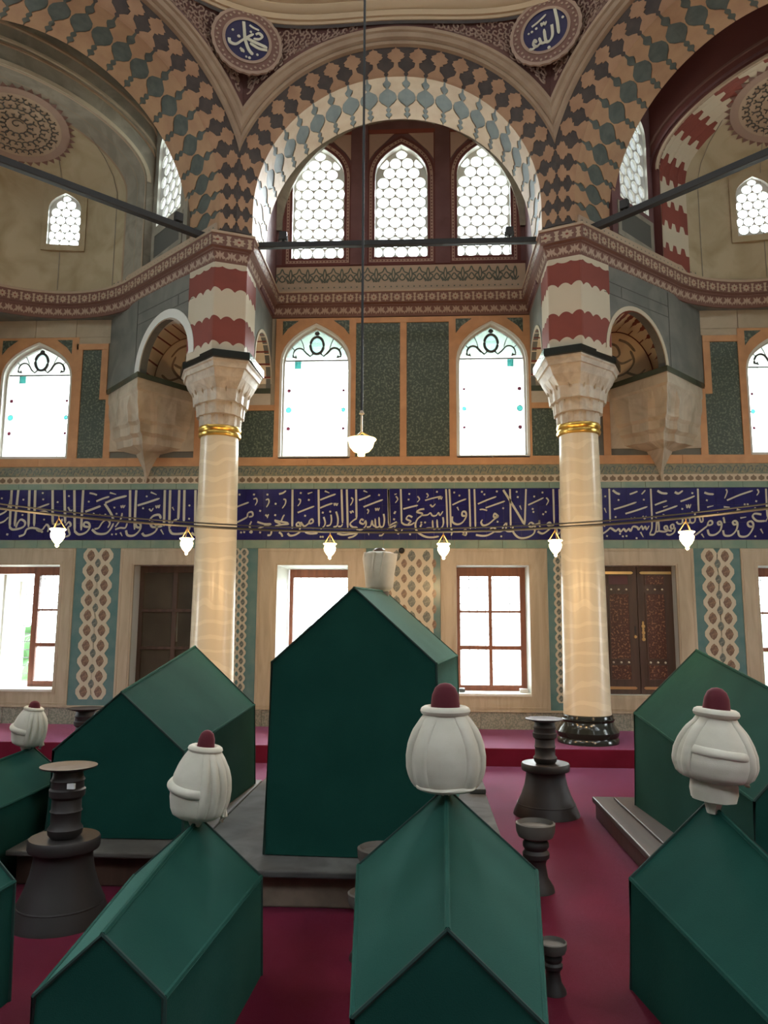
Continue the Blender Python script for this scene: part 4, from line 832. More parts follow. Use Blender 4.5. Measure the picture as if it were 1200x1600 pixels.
run(cmap(.085, 5.635, .09, 5.76), .16, [fl_(.036, .054, 8, A1, -.035), [(.028, .06), (.068, .06), (.056, .4), (.068, .5), (.056, .6), (.068, .94), (.028, .94), (.038, .6), (.026, .5), (.038, .4)]], 'cornice_tan', 'flower_frieze')
run(cmap(.0905, 5.635, .0955, 5.76), .16, [ngon(-.035, .5, .013, .013 * A1, 6)], 'red_paint', 'flower_heart')
run(cmap(.005, 5.485, .035, 5.60), .125, [[(-.06, .05), (-.05, .3), (-.03, .2), (-.012, .45), (0, .1), (.012, .45), (.03, .2), (.05, .3), (.06, .05), (.0605, .35), (.035, .55), (.045, .9), (.012, .72), (0, .97), (-.012, .72), (-.045, .9), (-.035, .55), (-.0605, .35)]], 'palmette_pink', 'palmette_frieze')
run(cmap(.03, 5.812, .02, 5.93), .078, [ngon(0, .5, .012, .012 / .118, 5)], 'crest_dark', 'dot_row')
# crest ornament on the cream strip under the clerestory of the frontal bay
m = MB(); m.box(-1.66, 1.66, YW - .02, YW, 5.93, 6.18); cb = m.build('cream_strip', 'cornice_tan', uw)
m = MB(); x = -1.58
while x < 1.6:
    for P in ([(x - .085, 5.95), (x - .05, 6.03), (x - .09, 6.06), (x - .03, 6.09), (x, 6.15), (x + .03, 6.09), (x + .09, 6.06), (x + .05, 6.03), (x + .085, 5.95)], [(x - .04, 6.0), (x, 5.97), (x + .04, 6.0), (x, 6.06), (x - .04, 6.0)], [(x + .115, 5.97), (x + .095, 6.05), (x + .115, 6.14), (x + .135, 6.05), (x + .115, 5.97)], [(x + .07, 6.0), (x + .115, 5.955), (x + .16, 6.0)]):
        stroke(m, P, .016, WF, .02, .026, nib=False)
    x += .23
m.build('crest_ornament', 'crest_dark', uw)['kind'] = 'stuff'
# horizontal slab closing the room around the vaulted zone
m = MB(); sq = [(-6.2, 9.85), (6.2, 9.85), (6.2, -2.4), (-6.2, -2.4)]; sq2 = [(-6.9, 9.85), (6.9, 9.85), (6.9, -3.4), (-6.9, -3.4)]
inn = [tuple(p) for p in offset_path(PATH, -.015)]
m.plate(sq2, [inn], lambda u, v, d: (u, v, 5.60 - d), 0, .12); tag(m.build('ceiling_lower', 'rear_tile'), kind='structure')

# ================================================================== CORNER BAYS (semidomes)
SD = {1: dict(zs=7.1, H=.74, face='maroon_paint', band='violet_paint', barrel='violet_paint'), -1: dict(zs=7.1, H=.74, face='grey_marble_paint', band='grey_marble_paint', barrel='grey_marble_paint')}
for bi, q in SD.items():
    rz = BAYS[bi]; side = -bi            # local x sign of the side towards the frontal bay
    A0 = 6.12; R = 1.50; zs = q['zs']; H = q['H']
    root = tag(empty('wall_corner_bay', (0, YO, 0), rz), kind='structure')
    win = arch_pts(5.34, 6.0, 6.47, 7.45, 7.85)
    for sg in (-1, 1):
        fn = lambda u, v, d, sg=sg: (sg * (1.60 - d), u, v)
        m = MB(); m.plate(rect(5.15, 6.15, 5.55, 8.75), [win], fn, -.07, 0, 0, 1); m.build('side_wall', [q['barrel'], 'reveal_white'], root)
        m = MB(); m.plate(rect(5.26, 6.08, 5.97, 6.40), [rect(5.33, 6.01, 6.04, 6.34)], fn, 0, .012); m.build('painted_frame', 'grey_marble_paint', root)
        m = MB(); m.prism(rect(5.33, 6.01, 6.04, 6.34), fn, 0, .008); m.build('dark_panel', 'grey_dark', root)
        wr = empty('side_window'); wr.parent = root
        disc_grid(wr, win, 5.34, 6.0, 6.47, 7.85, lambda u, v, d, sg=sg: (sg * (1.64 - d), u, v), r=.078)
        p = world(rz, (sg * 1.75, 5.67, 7.15)); dr = world(rz, (0, 5.67, 7.15)); portal(p, (dr[0] - p[0], dr[1] - p[1], 0), .66, 1.35)
    m = MB(); m.box(-1.75, 1.75, 5.1, 6.3, 8.70, 8.85); m.build('bay_ceiling', q['barrel'], root)
    # wall with the semidome opening
    N = 32; op = [(-R, 5.8)] + [(-R * math.cos(PI * i / N), zs + H * math.sin(PI * i / N)) for i in range(N + 1)] + [(R, 5.8)]
    m = MB(); poly = [(-1.75, 5.8)] + op + [(1.75, 5.8), (1.75, 8.8), (-1.75, 8.8)]
    m.prism(poly, lambda u, v, d: (u, A0 - d, v), -.03, 0); m.build('arch_wall', q['face'], root)
    bands = [(0, .035, .03, 'cornice_tan')] if bi == 1 else [(0, .05, .02, 'beige_stone'), (.24, .265, .02, 'arch_frame'), (.30, .33, .03, 'beige_stone'), (.50, .525, .03, 'arch_frame')]
    if bi == 1: bands += [(.10, .13, .02, 'violet_paint'), (.22, .25, .02, 'cornice_maroon')]
    for w0, w1, d_, mt in bands:
        m = MB(); k = []
        for i in range(N + 1):
            t = PI * i / N
            for ww in (w0, w1):
                for d2 in (0, d_): k.append((-(R + ww) * math.cos(t) if True else 0, A0 - d2, zs + (H + ww * 1.0) * math.sin(t)))
        k2 = [(max(-1.6, min(1.6, x_)), y_, z_) for x_, y_, z_ in k]
        m.add(k2, [(i * 4 + a_, i * 4 + b_, (i + 1) * 4 + b_, (i + 1) * 4 + a_) for i in range(N) for a_, b_ in ((1, 3), (0, 1), (2, 3))]); m.build('archivolt', mt, root)
    # semidome shell with a window opening
    wa = {1: (-.22, .22, 6.36, 7.22), -1: (-.24, .20, 6.44, 7.24)}[bi]
    waz = {1: math.radians(18), -1: math.radians(-14)}[bi]     # azimuth of the window from the bay axis
    if bi == 1: waz = math.radians(42)
    if bi == -1: waz = math.radians(-46)
    def shell(az, z, r=R):
        if z <= zs: rr = r
        else: rr = r * math.sqrt(max(0, 1 - ((z - zs) / H) ** 2))
        return (rr * math.sin(az), A0 + rr * math.cos(az), z)
    waz = {1: -.62, -1: .65}[bi]
    dz0, dz1, dw = (6.38, 7.22, .17) if bi == 1 else (6.44, 7.22, .17)
    NA, NZ = 72, 60
    def sh(u, v):
        az = -PI / 2 + PI * u
        if v < .6: z = 5.8 + (zs - 5.8) * v / .6; return shell(az, z)
        e = (v - .6) / .4 * PI / 2; rr = R * math.cos(e); return (rr * math.sin(az), A0 + rr * math.cos(az), zs + H * math.sin(e))
    def skip(u, v):
        p = sh(u, v); az = -PI / 2 + PI * u; return abs(az - waz) < dw and dz0 < p[2] < dz1 - .0 * 1
    m = MB(); m.grid(sh, NA, NZ, skip=skip); m.build('semidome', 'dome_plaster', root, True)
    # window niche
    ca, sa = math.cos(waz), math.sin(waz); hw = .23; rb = 1.45
    def wf(u, v, d): rr = rb - d; return (sa * rr + ca * u, A0 + ca * rr - sa * u, v)
    O = arch_pts(-hw * .92, hw * .92, dz0 + .02, dz1 - .28, dz1 - .02)
    wr = empty('dome_window'); wr.parent = root
    m = MB(); m.plate(rect(-.285, .285, dz0 - .06, dz1 + .06), [O], wf, -.06, 0, 0, 1); m.build('window_surround', ['dome_plaster', 'reveal_white'], wr)
    disc_grid(wr, O, -hw * .92, hw * .92, dz0, dz1, lambda u, v, d: wf(u, v, d - .05), r=.060)
    p = world(rz, wf(0, (dz0 + dz1) / 2, -.15)); p2 = world(rz, wf(0, (dz0 + dz1) / 2, .6)); portal(p, (p2[0] - p[0], p2[1] - p[1], 0), .45, .78)
    # cheeks of the niche
    m = MB()
    for s2 in (-1, 1):
        m.add([wf(s2 * .34, dz0 - .08, -.03), wf(s2 * .34, dz1 + .1, -.03), wf(s2 * .30, dz1 + .1, .62), wf(s2 * .30, dz0 - .08, .04)], [(0, 1, 2, 3)]) if False else None
    # round arabesque at the crown
    def cap(az0, e0, rad, a, lift):
        def f(u, v):
            t = 2 * PI * u; r = rad * v if a is None else a + (rad - a) * v
            c = Vector((math.sin(az0) * math.cos(e0), math.cos(az0) * math.cos(e0), math.sin(e0))); up = Vector((0, 0, 1)); ex = c.cross(up).normalized(); ey = ex.cross(c)
            dv = (c * math.cos(r) + (ex * math.cos(t) + ey * math.sin(t)) * math.sin(r)).normalized()
            return (dv.x * (R - lift), A0 + dv.y * (R - lift), zs + dv.z * (H - lift))
        return f
    az0, e0 = {1: (-.30, 1.0), -1: (.14, .95)}[bi]
    m = MB(); m.grid(cap(az0, e0, .36, None, .012), 36, 6); m.build('rosette_field', 'cornice_tan', root)
    ff = cap(az0, e0, .36, None, .018); m = MB()
    for rr_, cnt, sz in ((.0, 1, .055), (.115, 7, .05), (.215, 13, .045), (.30, 19, .038)):
        for k_ in range(cnt):
            a_ = 2 * PI * k_ / cnt + rr_ * 9; cx_, cy_ = rr_ * math.cos(a_), rr_ * math.sin(a_)
            for sp_ in ((1, -1) if cnt > 1 else (1,)):
                P = []
                for x_, y_ in spiral(cx_ + sp_ * .018 * math.cos(a_ + 1.57), cy_ + sp_ * .018 * math.sin(a_ + 1.57), sz, a_ + sp_ * .6, .85, sp_, 9):
                    P.append(Vector(ff((math.atan2(y_, x_) / (2 * PI)) % 1.0, min(.97, math.hypot(x_, y_) / .36))))
                m.tube(P, .0085, 4)
    m.build('rosette_scroll', 'grey_dark', root)['kind'] = 'stuff'
    m = MB(); m.grid(cap(az0, e0, .43, .36, .016), 48, 1); m.build('rosette_border', 'cornice_pink', root)
    m = MB(); fb = cap(az0, e0, .48, .43, .014)
    for k_ in range(40):
        u0 = k_ / 40; m.add([fb(u0, 0), fb(u0 + .022, 0), fb(u0 + .011, 1)], [(0, 1, 2)])
    m.build('rosette_teeth', 'cornice_maroon', root)['kind'] = 'stuff'
    # painted band round the mouth of the semidome: surface by arc position s (0..1) and depth ph
    TT = [(-R, 5.82 + (zs - 5.82) * i / 12) for i in range(12)] + [(-R * math.cos(PI * i / 40), zs + H * math.sin(PI * i / 40)) for i in range(41)] + [(R, zs - (zs - 5.82) * (i + 1) / 12) for i in range(12)]
    cl = [0]
    for p_, q_ in zip(TT, TT[1:]): cl.append(cl[-1] + math.hypot(q_[0] - p_[0], q_[1] - p_[1]))
    def mouth(s_, ph, lift=.006):
        s_ = min(max(s_, 0), cl[-1] - 1e-6); i = 0
        while i < len(cl) - 2 and cl[i + 1] < s_: i += 1
        t_ = (s_ - cl[i]) / (cl[i + 1] - cl[i]); x_ = TT[i][0] + (TT[i + 1][0] - TT[i][0]) * t_; z_ = TT[i][1] + (TT[i + 1][1] - TT[i][1]) * t_
        sy = (R - lift) * math.sin(ph); k_ = (R - lift) / R * math.cos(ph)
        # keep on the shell: cylinder below the spring, ellipsoid above
        if z_ <= zs: return (x_ * k_, A0 + sy, z_)
        return (x_ * k_, A0 + sy, zs + (z_ - zs) * k_)
    if bi == 1:
        n = 21; LT = cl[-1]; VV = [i / 20 for i in range(21)]
        for k_ in range(n):
            m = MB(); k = []
            for i, v in enumerate(VV):
                j_ = (.045 if (i // 3) % 2 else -.045) * 1.0
                w0 = LT * k_ / n + (j_ if k_ else 0); w1 = LT * (k_ + 1) / n + (j_ if k_ < n - 1 else 0)
                for w_ in (w0, (w0 + w1) / 2, w1): k.append(mouth(w_, .34 * v))
            m.add(k, [(i * 3 + a_, i * 3 + a_ + 1, i * 3 + a_ + 4, i * 3 + a_ + 3) for i in range(20) for a_ in (0, 1)])
            m.build('voussoir', 'red_paint' if k_ % 2 == 0 else 'pale_paint', root)
    else:
        for p0, p1, mt, lf in ((0, .30, 'grey_marble_paint', .006), (.0, .02, 'cornice_tan', .010), (.29, .31, 'arch_frame', .010), (.145, .15, 'arch_frame', .009)):
            m = MB(); m.grid(lambda u, v: mouth(u * cl[-1], p0 + (p1 - p0) * v, lf), 80, 3); m.build('painted_band', mt, root, True)
    # plaster joints running down the semidome
    m = MB()
    for az in (-1.1, -.55, 0.02, .62, 1.15):
        m.tube([(sh((az + PI / 2) / PI, v)[0] * .996, A0 + (sh((az + PI / 2) / PI, v)[1] - A0) * .996, sh((az + PI / 2) / PI, v)[2]) for v in [i / 12 * .8 + .02 for i in range(13)] ], .005, 4)
    m.build('plaster_joint', 'grey_marble_paint', root)
# ================================================================== PIERS, CAPITALS, COLUMNS
def mirror(P, s_): return [(s_ * x, y) for x, y in P]
def pmap(P, lift=0.0):
    cs = [0]
    for a, b in zip(P, P[1:]): cs.append(cs[-1] + math.hypot(b[0] - a[0], b[1] - a[1]))
    def fn(u, z, d):
        u = min(max(u, 0), cs[-1]); i = 0
        while i < len(P) - 2 and u > cs[i + 1]: i += 1
        t = (u - cs[i]) / (cs[i + 1] - cs[i]); a, b = Vector(P[i]), Vector(P[i + 1]); e = (b - a).normalized(); nrm = Vector((e.y, -e.x))
        p = a.lerp(b, t) + nrm * d; return (p.x, p.y, z)
    return fn, cs
def jag(u, p=.145): return .05 * (abs(math.sin(PI * u / p)) ** .7 - .5)
for s_ in (-1, 1):
    right = s_ > 0; nm = 'right' if right else 'left'
    # perimeter of the striped pier, ordered so that the outward normal is (e.y,-e.x)
    P = mirror([(1.70, 8.66), (1.70, 8.19), (2.03, 8.05), (2.41, 8.365)], s_)
    if not right: P = P[::-1]
    # direction check: outward should point away from the pier body
    fn, cs = pmap(P); t0 = fn(cs[-1] / 2, 0, .1)
    if math.hypot(t0[0] - s_ * 2.1, t0[1] - 8.6) < math.hypot(fn(cs[-1] / 2, 0, 0)[0] - s_ * 2.1, fn(cs[-1] / 2, 0, 0)[1] - 8.6): P = P[::-1]; fn, cs = pmap(P)
    pier = thing('striped_pier', 'red and white striped polygonal pier above the %s column' % nm, 'pier', (0, 0, 0), 0, 'striped piers above the columns')
    m = MB(); core = mirror([(1.712, 9.68), (1.712, 8.20), (2.032, 8.065), (2.40, 8.37), (2.40, 8.60), (2.0, 9.0), (1.95, 9.68)], s_)
    m.prism(core[:0] + [(x, y) for x, y in mirror([(1.71, 8.80), (1.71, 8.195), (2.03, 8.06), (2.42, 8.38), (2.42, 8.55), (2.15, 8.80)], s_)], lambda u, v, d: (u, v, d), 4.42, 5.52, cap0=True)
    m.build('pier_core', 'plaster', pier)
    lv = [4.42, 4.53, 4.82, 5.155, 5.42, 5.50]; mats_ = ['pale_paint', 'red_paint', 'pale_paint', 'red_paint', 'pale_paint']
    N = 96
    for i in range(5):
        m = MB(); k = []
        for j in range(N + 1):
            u = cs[-1] * j / N; zb = lv[i] + (jag(u) if i > 0 else 0); zt = lv[i + 1] + (jag(u) if i < 4 else 0)
            if i == 4: zb = lv[4] - .3 * jag(u) * 1.5
            if i == 3: zt = lv[4] - .3 * jag(u) * 1.5
            d = .006 if i % 2 else .003
            k += [fn(u, zb, -.01), fn(u, zb, d), fn(u, zt, d), fn(u, zt, -.01)]
        m.add(k, [(j * 4 + a_, j * 4 + a_ + 1, j * 4 + a_ + 5, j * 4 + a_ + 4) for j in range(N) for a_ in range(3)]); m.build('course', mats_[i], pier)
    # ---- column
    ang = s_ * PI / 8; er = Vector((math.sin(ang), math.cos(ang))); et = Vector((math.cos(ang), -math.sin(ang)))
    cxy = Vector((0, YO)) + er * 5.49
    col = thing('column', ('veined marble column with a gilt neck ring, left of the tallest cenotaph' if not right else 'veined marble column with a gilt neck ring, right of the tallest cenotaph'), 'column', (cxy.x, cxy.y, .18), 0, 'marble columns carrying the arches')
    m = MB(); m.lathe([(.262, .27), (.256, .33), (.250, .8), (.243, 1.6), (.232, 2.5), (.224, 3.2), (.220, 3.43)], 48); m.build('shaft', 'column_marble', col, True)
    m = MB(); m.lathe([(.262, .30), (.275, .29), (.280, .265), (.262, .25)], 48); m.build('base_fillet', 'black_marble', col, True)
    m = MB(); m.lathe([(.33, .0), (.33, .04), (.315, .06), (.33, .085), (.335, .12), (.315, .15), (.285, .19), (.277, .225), (.292, .25), (.27, .27)], 48); m.build('base', 'black_marble', col, True)
    m = MB(); m.lathe([(.225, 3.42), (.243, 3.43), (.252, 3.455), (.243, 3.48), (.236, 3.485), (.246, 3.50), (.252, 3.52), (.243, 3.545), (.225, 3.55)], 48); m.build('gilt_ring', 'gold', col, True)
    # muqarnas capital: tiers of faceted cells, from a circle to an elongated octagon
    oct_ = [(-.735, -.20), (-.15, -.465), (.16, -.465), (.735, -.20), (.735, .20), (.16, .465), (-.15, .465), (-.735, .20)]
    def top_r(t):
        # radius of the top polygon in direction t (radial, tangential)
        dx, dy = math.cos(t), math.sin(t); best = 9
        for i in range(8):
            a, b = oct_[i], oct_[(i + 1) % 8]; ex, ey = b[0] - a[0], b[1] - a[1]; den = dx * ey - dy * ex
            if abs(den) < 1e-9: continue
            q = (a[0] * ey - a[1] * ex) / den; w_ = (a[0] * dy - a[1] * dx) / den
            if q > 0 and -1e-6 <= w_ <= 1 + 1e-6: best = min(best, q)
        return best
    tiers = [(0.0, .02), (.0, .08), (.06, .08), (.08, .20), (.20, .20), (.24, .33), (.38, .33), (.44, .46), (.66, .56), (.78, .64), (.86, .64), (.90, .69), (.97, .70), (.97, .74)]
    TA = sorted([2 * PI * i / 56 for i in range(56)] + [math.atan2(b, a) % (2 * PI) for a, b in oct_]); NN = len(TA)
    m = MB(); k = []
    for ti, (f_, z) in enumerate(tiers):
        cells = 0 if ti > 7 or ti < 1 else (16 if (ti // 2) % 2 else 16)
        for i in range(NN):
            t = TA[i]; rr = .235 + (top_r(t) - .235) * f_
            if cells: rr *= 1 - .06 * abs(math.sin(t * cells / 2 + (PI / 2 if (ti // 2) % 2 else 0)))
            k.append((er * (rr * math.cos(t)) + et * (rr * math.sin(t))).to_tuple() + (3.53 - .07 + z,))
    m.add(k, [(a * NN + i, a * NN + (i + 1) % NN, (a + 1) * NN + (i + 1) % NN, (a + 1) * NN + i) for a in range(len(tiers) - 1) for i in range(NN)] + [tuple(range((len(tiers) - 1) * NN, len(tiers) * NN))])
    cap_ = m.build('capital', 'capital_marble', col)
    # small pendant cells hung under the tiers
    m = MB()
    for tier, (f_, z, nn, sz) in enumerate(((.08, .20, 12, .05), (.24, .33, 14, .06), (.44, .46, 16, .07))):
        for i in range(nn):
            t = 2 * PI * (i + .5 * (tier % 2)) / nn; rr = .235 + (top_r(t) - .235) * f_
            c = er * (rr * math.cos(t)) + et * (rr * math.sin(t)); n2 = c.normalized(); t2 = Vector((-n2.y, n2.x))
            w_ = sz * .55; zt = 3.53 + z + .004; zb = zt - .12
            m.add([tuple(c - t2 * w_ - n2 * .05) + (zt,), tuple(c + t2 * w_ - n2 * .05) + (zt,), tuple(c + n2 * .012) + (zt,), tuple(c - n2 * .05) + (zb,), tuple(c + n2 * .0) + (zb + .03,)], [(0, 2, 4, 3), (2, 1, 3, 4), (0, 1, 2)])
    m.build('muqarnas_cell', 'capital_marble', cap_)['kind'] = 'stuff'
    m = MB(); k = []
    for f_, z in ((.98, .715), (1.02, .72), (1.02, .80), (.99, .805)):
        for i in range(NN):
            t = TA[i]; rr = top_r(t) * f_; k.append((er * (rr * math.cos(t)) + et * (rr * math.sin(t))).to_tuple() + (3.53 - .07 + z,))
    m.add(k, [(a * NN + i, a * NN + (i + 1) % NN, (a + 1) * NN + (i + 1) % NN, (a + 1) * NN + i) for a in range(3) for i in range(NN)] + [tuple(range(3 * NN, 4 * NN))])
    m.build('abacus', 'black_marble', col)
    # ---- grey stone wing between pier and back wall, with its little arches
    wing = tag(empty('wall_wing', (0, 0, 0)), kind='structure')
    A_, B_, C_ = Vector((s_ * 2.03, 8.05)), Vector((s_ * 3.30, 9.10)), Vector((s_ * 3.93, 9.72))
    L1 = (B_ - A_).length; e1 = (B_ - A_) / L1; n1 = Vector((e1.y, -e1.x)) * s_
    if n1.y > 0: n1 = -n1
    f1 = lambda u, v, d: ((A_ + e1 * u + n1 * d).x, (A_ + e1 * u + n1 * d).y, v)
    hc, hr, zsp = .99, .55, 4.50
    arcp = [(hc - hr * math.cos(PI * i / 24), zsp + (hr + .02) * math.sin(PI * i / 24)) for i in range(25)]
    m = MB(); m.prism([(.02, 4.46), (hc - hr, 4.46)] + arcp + [(hc + hr, 4.46), (L1, 4.46), (L1, 5.50), (.02, 5.50)], f1, -.10, 0); m.build('outer_face', 'grey_stone', wing)
    m = MB(); f2v = (C_ - B_); L2 = f2v.length; e2 = f2v / L2; n2 = Vector((e2.y, -e2.x)) * s_
    if n2.y > 0: n2 = -n2
    f2 = lambda u, v, d: ((B_ + e2 * u + n2 * d).x, (B_ + e2 * u + n2 * d).y, v)
    m.prism(rect(0, L2, 4.46, 5.15 + .0) , f2, -.10, 0); m.prism(rect(0, L2 * .92, 5.15, 5.50), f2, -.10, 0); m.build('outer_face', 'grey_stone', wing)
    m = MB()
    for zz, u0, u1 in ((5.16, 0.4, L1), (5.30, .4, L1)): stroke(m, [(u0, zz), (u1, zz)], .008, f1, 0, .003, nib=False)
    stroke(m, [(L1 - .003, 4.5), (L1 - .003, 5.48)], .010, f1, 0, .004, nib=False); stroke(m, [(.72, 5.17), (.72, 5.29)], .007, f1, 0, .003, nib=False)
    m.build('stone_joint', 'grey_dark', wing)
    m = MB(); k = []
    for i in range(25):
        t = PI * i / 24
        for r_ in (hr - .004, hr + (.045 if right else .10)):
            for d in (0, .012): k.append(f1(hc - r_ * math.cos(t), zsp + r_ * math.sin(t) * 1.03, d))
    m.add(k, [(i * 4 + a_, i * 4 + b_, i * 4 + 4 + b_, i * 4 + 4 + a_) for i in range(24) for a_, b_ in ((1, 3), (0, 1), (2, 3))]); m.build('arch_rim', 'pale_paint' if right else 'reveal_white', wing)
    # soffit running back to the lunette on the wall
    lc, lr, lz, lh = 2.80, .47, 4.55, .66
    def sof(t, v, h=0):
        a = Vector(f1(hc - hr * math.cos(t), zsp + (hr + .02) * math.sin(t), 0)); b = Vector((s_ * (lc - lr * math.cos(t)), YW - .02, lz + lh * math.sin(t)))
        p = a.lerp(b, v); c_ = Vector((s_ * 2.75, p.y, zsp)); return tuple(p + (c_ - p).normalized() * h)
    m = MB(); m.grid(lambda u, v: sof(PI * u, v, 0), 48, 4); m.build('soffit', 'lunette_cream', wing)
    if right:
        for k_ in range(13):
            m = MB(); t0 = PI * (k_ + .5) / 13; kk = []; W_ = [(0, .5), (.25, .40), (.4, .42), (.5, .18), (.6, .25), (.75, .05), (1, .0)]
            for v, w_ in W_:
                v2 = v * .72
                for q_ in (-1, 0, 1): kk.append(sof(t0 - q_ * (PI / 13) * (.5 - w_ * .9 if False else .5 * (v * .0 + 1 - [.25, .45, .35, .65, .55, .9, 1.0][[a for a, b in W_].index(v)])), v2 * 1.0, .005))
            kk = kk
            m.add(kk, [(i * 3 + a_, i * 3 + a_ + 1, i * 3 + a_ + 4, i * 3 + a_ + 3) for i in range(len(W_) - 1) for a_ in (0, 1)]); m.build('red_tooth', 'red_paint', wing)
        m = MB(); kk = []
        for i in range(25):
            t = PI * i / 24; kk += [sof(t, 0, .004), sof(t, .10, .004)]
        m.add(kk, [(2 * i, 2 * i + 1, 2 * i + 3, 2 * i + 2) for i in range(24)]); m.build('red_line', 'red_paint', wing)
        for i in range(9):
            t = PI * (i + .5) / 9; m = MB(); m.add([sof(t - .014, .72, .006), sof(t + .014, .72, .006), sof(t + .014, 1, .006), sof(t - .014, 1, .006)], [(0, 1, 2, 3)]); m.build('red_line', 'red_paint', wing)
    else:
        for i in range(11):
            t = PI * (i + .5) / 11; m = MB(); m.add([sof(t - .02, .25, .006), sof(t + .02, .25, .006), sof(t + .02, 1, .006), sof(t - .02, 1, .006)], [(0, 1, 2, 3)]); m.build('red_line', 'red_paint', wing)
        m = MB(); m.grid(lambda u, v: sof(PI * u, v * .25, .006), 32, 1); m.build('rim_soffit', 'reveal_white', wing)
    lun = [(s_ * (lc - lr * math.cos(PI * i / 24)), lz + lh * math.sin(PI * i / 24)) for i in range(25)]
    m = MB(); m.prism([(s_ * (lc - lr), 4.46)] + lun + [(s_ * (lc + lr), 4.46)], WF, 0, .024); m.build('lunette', 'lunette_cream', wing)
    m = MB(); stroke(m, [(p[0], p[1]) for p in lun[::2]], .028, WF, .022, .030, nib=False); m.build('lunette_line', 'arch_frame' if not right else 'maroon_paint', wing)
    m = MB()
    for P_ in ([(2.45, 4.62), (2.58, 4.75), (2.70, 4.70), (2.72, 4.58)], [(2.55, 4.95), (2.66, 5.04), (2.80, 5.02), (2.84, 4.90), (2.76, 4.84)], [(2.78, 4.6), (2.92, 4.66), (3.02, 4.80), (2.98, 4.95)], [(2.92, 4.66), (3.06, 4.62), (3.16, 4.70)], [(2.6, 4.80), (2.74, 4.86), (2.86, 4.78), (3.0, 4.84)], [(2.62, 4.5), (2.8, 4.48), (3.0, 4.56), (3.16, 4.52)], [(2.84, 5.1), (2.95, 5.05), (3.04, 4.94)]):
        stroke(m, [(s_ * x, z) for x, z in P_], .032, WF, .022, .029, nib=True)
    m.build('arabesque', 'arch_frame' if not right else 'grey_marble_paint', wing)
    # inner face on the frontal bay side
    f3 = lambda u, v, d: (s_ * (1.70 - d), u, v)
    hc2, hr2 = 9.20, .48
    a2 = [(hc2 - hr2 * math.cos(PI * i / 20), 4.56 + hr2 * 1.04 * math.sin(PI * i / 20)) for i in range(21)]
    m = MB(); m.prism([(8.60, 4.44), (hc2 - hr2, 4.44)] + a2 + [(hc2 + hr2, 4.44), (9.70, 4.44), (9.70, 5.50), (8.60, 5.50)], f3, -.06, 0); m.build('inner_face', 'grey_stone', wing)
    m = MB(); k = []
    for i in range(21):
        t = PI * i / 20
        for r_ in (hr2 - .005, hr2 + .03):
            for d in (0, .010): k.append(f3(hc2 - r_ * math.cos(t), 4.56 + r_ * math.sin(t) * 1.04, d))
    m.add(k, [(i * 4 + a_, i * 4 + b_, i * 4 + 4 + b_, i * 4 + 4 + a_) for i in range(20) for a_, b_ in ((1, 3), (0, 1), (2, 3))]); m.build('arch_rim', 'pale_paint', wing)
    m = MB(); m.grid(lambda u, v: (s_ * (1.70 + .34 * v), hc2 - hr2 * math.cos(PI * u), 4.56 + hr2 * 1.04 * math.sin(PI * u)), 30, 1); m.build('soffit', 'lunette_cream', wing)
    for i in range(9):
        t = PI * (i + .5) / 9; c_, s2 = math.cos(t), math.sin(t); m = MB(); dt = .025
        m.add([(s_ * (1.70 + .34 * v), hc2 - (hr2 - .005) * math.cos(t + q_), 4.56 + (hr2 - .005) * 1.04 * math.sin(t + q_)) for v in (0, 1) for q_ in (-dt, dt)], [(0, 1, 3, 2)]); m.build('red_line', 'red_paint', wing)
    m = MB(); m.prism([(hc2 - hr2, 4.44)] + a2 + [(hc2 + hr2, 4.44)], lambda u, v, d: (s_ * (2.04 - d), u, v), 0, .01, cap0=True); m.build('lunette', 'lunette_cream', wing)
    # ---- wall bracket (engaged muqarnas capital)
    br = thing('wall_bracket', 'pointed marble wall bracket just %s of the %s column' % (('right', 'right') if right else ('left', 'left')), 'bracket', (0, 0, 0), 0, 'wall brackets beside the columns')
    m = MB(); m.box(*sorted((s_ * 2.69, s_ * 3.81)), YW - .035, YW + .01, 3.66, 4.44); m.build('backing_slab', 'bracket_marble', br)
    LV = [(1.0, 4.44, 0), (1.0, 4.31, 0), (.95, 4.28, 0), (.95, 4.14, 1), (.88, 4.06, 1), (.86, 3.96, 1), (.76, 3.92, 1), (.73, 3.82, 1), (.60, 3.78, 1), (.56, 3.69, 1), (.34, 3.62, 0), (.22, 3.50, 0), (.12, 3.42, 0), (.03, 3.33, 0)]
    V0 = (3.20, 8.95); WL = (2.69, 9.69); WR = (3.88, 9.69); k = []; NP = 24
    for f_, z, cell in LV:
        cx = 3.30
        for i in range(NP + 1):
            t = i / NP
            if t < .5: x = WL[0] + (V0[0] - WL[0]) * t * 2; y = WL[1] + (V0[1] - WL[1]) * t * 2
            else: x = V0[0] + (WR[0] - V0[0]) * (t - .5) * 2; y = V0[1] + (WR[1] - V0[1]) * (t - .5) * 2
            dep = (9.69 - y) * f_
            if cell: dep *= 1 - .16 * abs(math.sin(t * PI * 6))
            fx = f_ if f_ < .5 else .5 + .5 * (f_ - .5) / .5 * 1.0
            k.append((s_ * (cx + (x - cx) * max(f_ ** .45 if z > 3.65 else f_ * .8, .06)), 9.69 - dep, z))
    m = MB(); NP1 = NP + 1; m.add(k, [(a * NP1 + i, a * NP1 + i + 1, (a + 1) * NP1 + i + 1, (a + 1) * NP1 + i) for a in range(len(LV) - 1) for i in range(NP)] + [tuple(range(NP1))]); m.build('corbel', 'bracket_marble', br)
    m = MB(); poly = [(s_ * 2.67, 9.69), (s_ * 3.195, 8.925), (s_ * 3.91, 9.69)]; m.prism(poly, lambda u, v, d: (u, v, d), 4.435, 4.50, cap0=True); m.build('abacus', 'black_green_marble', br)
